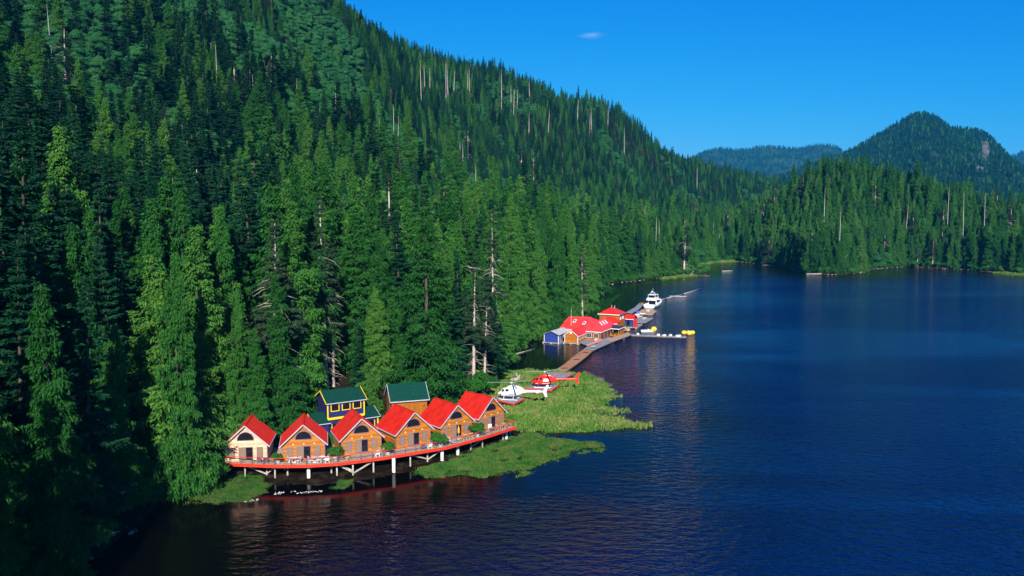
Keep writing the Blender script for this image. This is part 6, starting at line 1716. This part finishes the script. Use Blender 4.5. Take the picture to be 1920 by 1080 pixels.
for s_ in (-1, 1):
    b = MB(); b.hexa([(4.8, s_ * 1.90, 1.9), (9.9, s_ * 1.58, 1.95), (9.9, s_ * 1.68, 1.95), (4.8, s_ * 2.02, 1.9)], [(4.8, s_ * 1.88, 2.7), (9.3, s_ * 1.46, 2.7), (9.3, s_ * 1.56, 2.7), (4.8, s_ * 1.98, 2.7)]); b.build('side_window', M_GLASS, y_)
b = MB(); b.box(4.10, 4.195, -1.5, 1.5, 1.1, 2.6); b.build('aft_door', M_GLASS, y_)
b = MB(); b.hexa([(2.6, -2.0, 3.2), (8.6, -1.7, 3.2), (8.6, 1.7, 3.2), (2.6, 2.0, 3.2)], [(2.9, -1.95, 4.0), (7.9, -1.5, 4.0), (7.9, 1.5, 4.0), (2.9, 1.95, 4.0)]); b.build('flybridge', M_HWHITE, y_)
for x in (3.2, 7.2):
    for s_ in (-1, 1):
        b = MB(); b.bar((x, s_ * 1.6, 4.0), (x + 0.2, s_ * 1.4, 5.2), 0.12); b.build('hardtop_post', M_HWHITE, y_)
b = MB(); b.box(2.9, 7.8, -1.6, 1.6, 5.2, 5.36); b.build('hardtop', M_HWHITE, y_)
b = MB(); b.box(3.0, 3.08, -1.2, 1.2, 4.25, 5.05); b.build('canopy_window', M_GLASS, y_)
b = MB(); b.bar((4.6, -1.3, 5.37), (4.9, -0.6, 6.3), 0.12); b.bar((4.6, 1.3, 5.37), (4.9, 0.6, 6.3), 0.12); b.bar((4.9, -0.6, 6.3), (4.9, 0.6, 6.3), 0.14); b.tube([(4.9, 0, 6.3), (4.9, 0, 8.0)], 0.04, 6); b.tube([(4.9, 0.4, 6.4), (4.9, 0.4, 6.75)], 0.32, 10); b.build('radar_mast', M_HWHITE, y_)
for s_ in (-1, 1):
    pts2 = []
    for i in range(8, 17):
        t = i / 16; pts2.append((t * Ly + 0.85 * t * t, s_ * (Wy / 2 * (1 - max(0, (t - 0.45) / 0.55) ** 2.2)), 2.0 + 0.75 * t * t))
    b = MB(); b.tube(pts2, 0.03, 5); b.build('rail', M_STEEL, y_)

# ------------------------------------------------------------------ little cloud
q = pix(1108, 66, 9000.0)
bm = bmesh.new(); bmesh.ops.create_icosphere(bm, subdivisions=3, radius=1.0); me = bpy.data.meshes.new('cloud'); bm.to_mesh(me); bm.free()
cm = bpy.data.materials.new('cloud_vapour'); cm.use_nodes = True; cn = cm.node_tree.nodes; cl_ = cm.node_tree.links; cn.clear()
co = cn.new('ShaderNodeOutputMaterial'); cp = cn.new('ShaderNodeVolumePrincipled'); ct = cn.new('ShaderNodeTexCoord'); cz = cn.new('ShaderNodeTexNoise'); cz.inputs['Scale'].default_value = 1.6; cz.inputs['Detail'].default_value = 4
gr = cn.new('ShaderNodeVectorMath'); gr.operation = 'LENGTH'; cl_.new(ct.outputs['Object'], gr.inputs[0])
mr_ = cn.new('ShaderNodeMapRange'); mr_.inputs[1].default_value = 0.15; mr_.inputs[2].default_value = 0.95; mr_.inputs[3].default_value = 0.55; mr_.inputs[4].default_value = 0.0; cl_.new(gr.outputs['Value'], mr_.inputs[0])
mu = cn.new('ShaderNodeMath'); mu.operation = 'ADD'; cl_.new(cz.outputs['Fac'], mu.inputs[0]); cl_.new(mr_.outputs[0], mu.inputs[1])
m3 = cn.new('ShaderNodeMapRange'); m3.inputs[1].default_value = 0.62; m3.inputs[2].default_value = 1.1; m3.inputs[3].default_value = 0.0; m3.inputs[4].default_value = 0.0032; cl_.new(mu.outputs[0], m3.inputs[0]); cl_.new(ct.outputs['Object'], cz.inputs['Vector'])
cl_.new(m3.outputs[0], cp.inputs['Density']); cp.inputs['Color'].default_value = (0.95, 0.96, 1, 1); cl_.new(cp.outputs[0], co.inputs['Volume'])
me.materials.append(cm)
cloud = link('cloud', me); cloud.location = q; cloud.scale = (190, 120, 42); tag(cloud, kind='stuff')
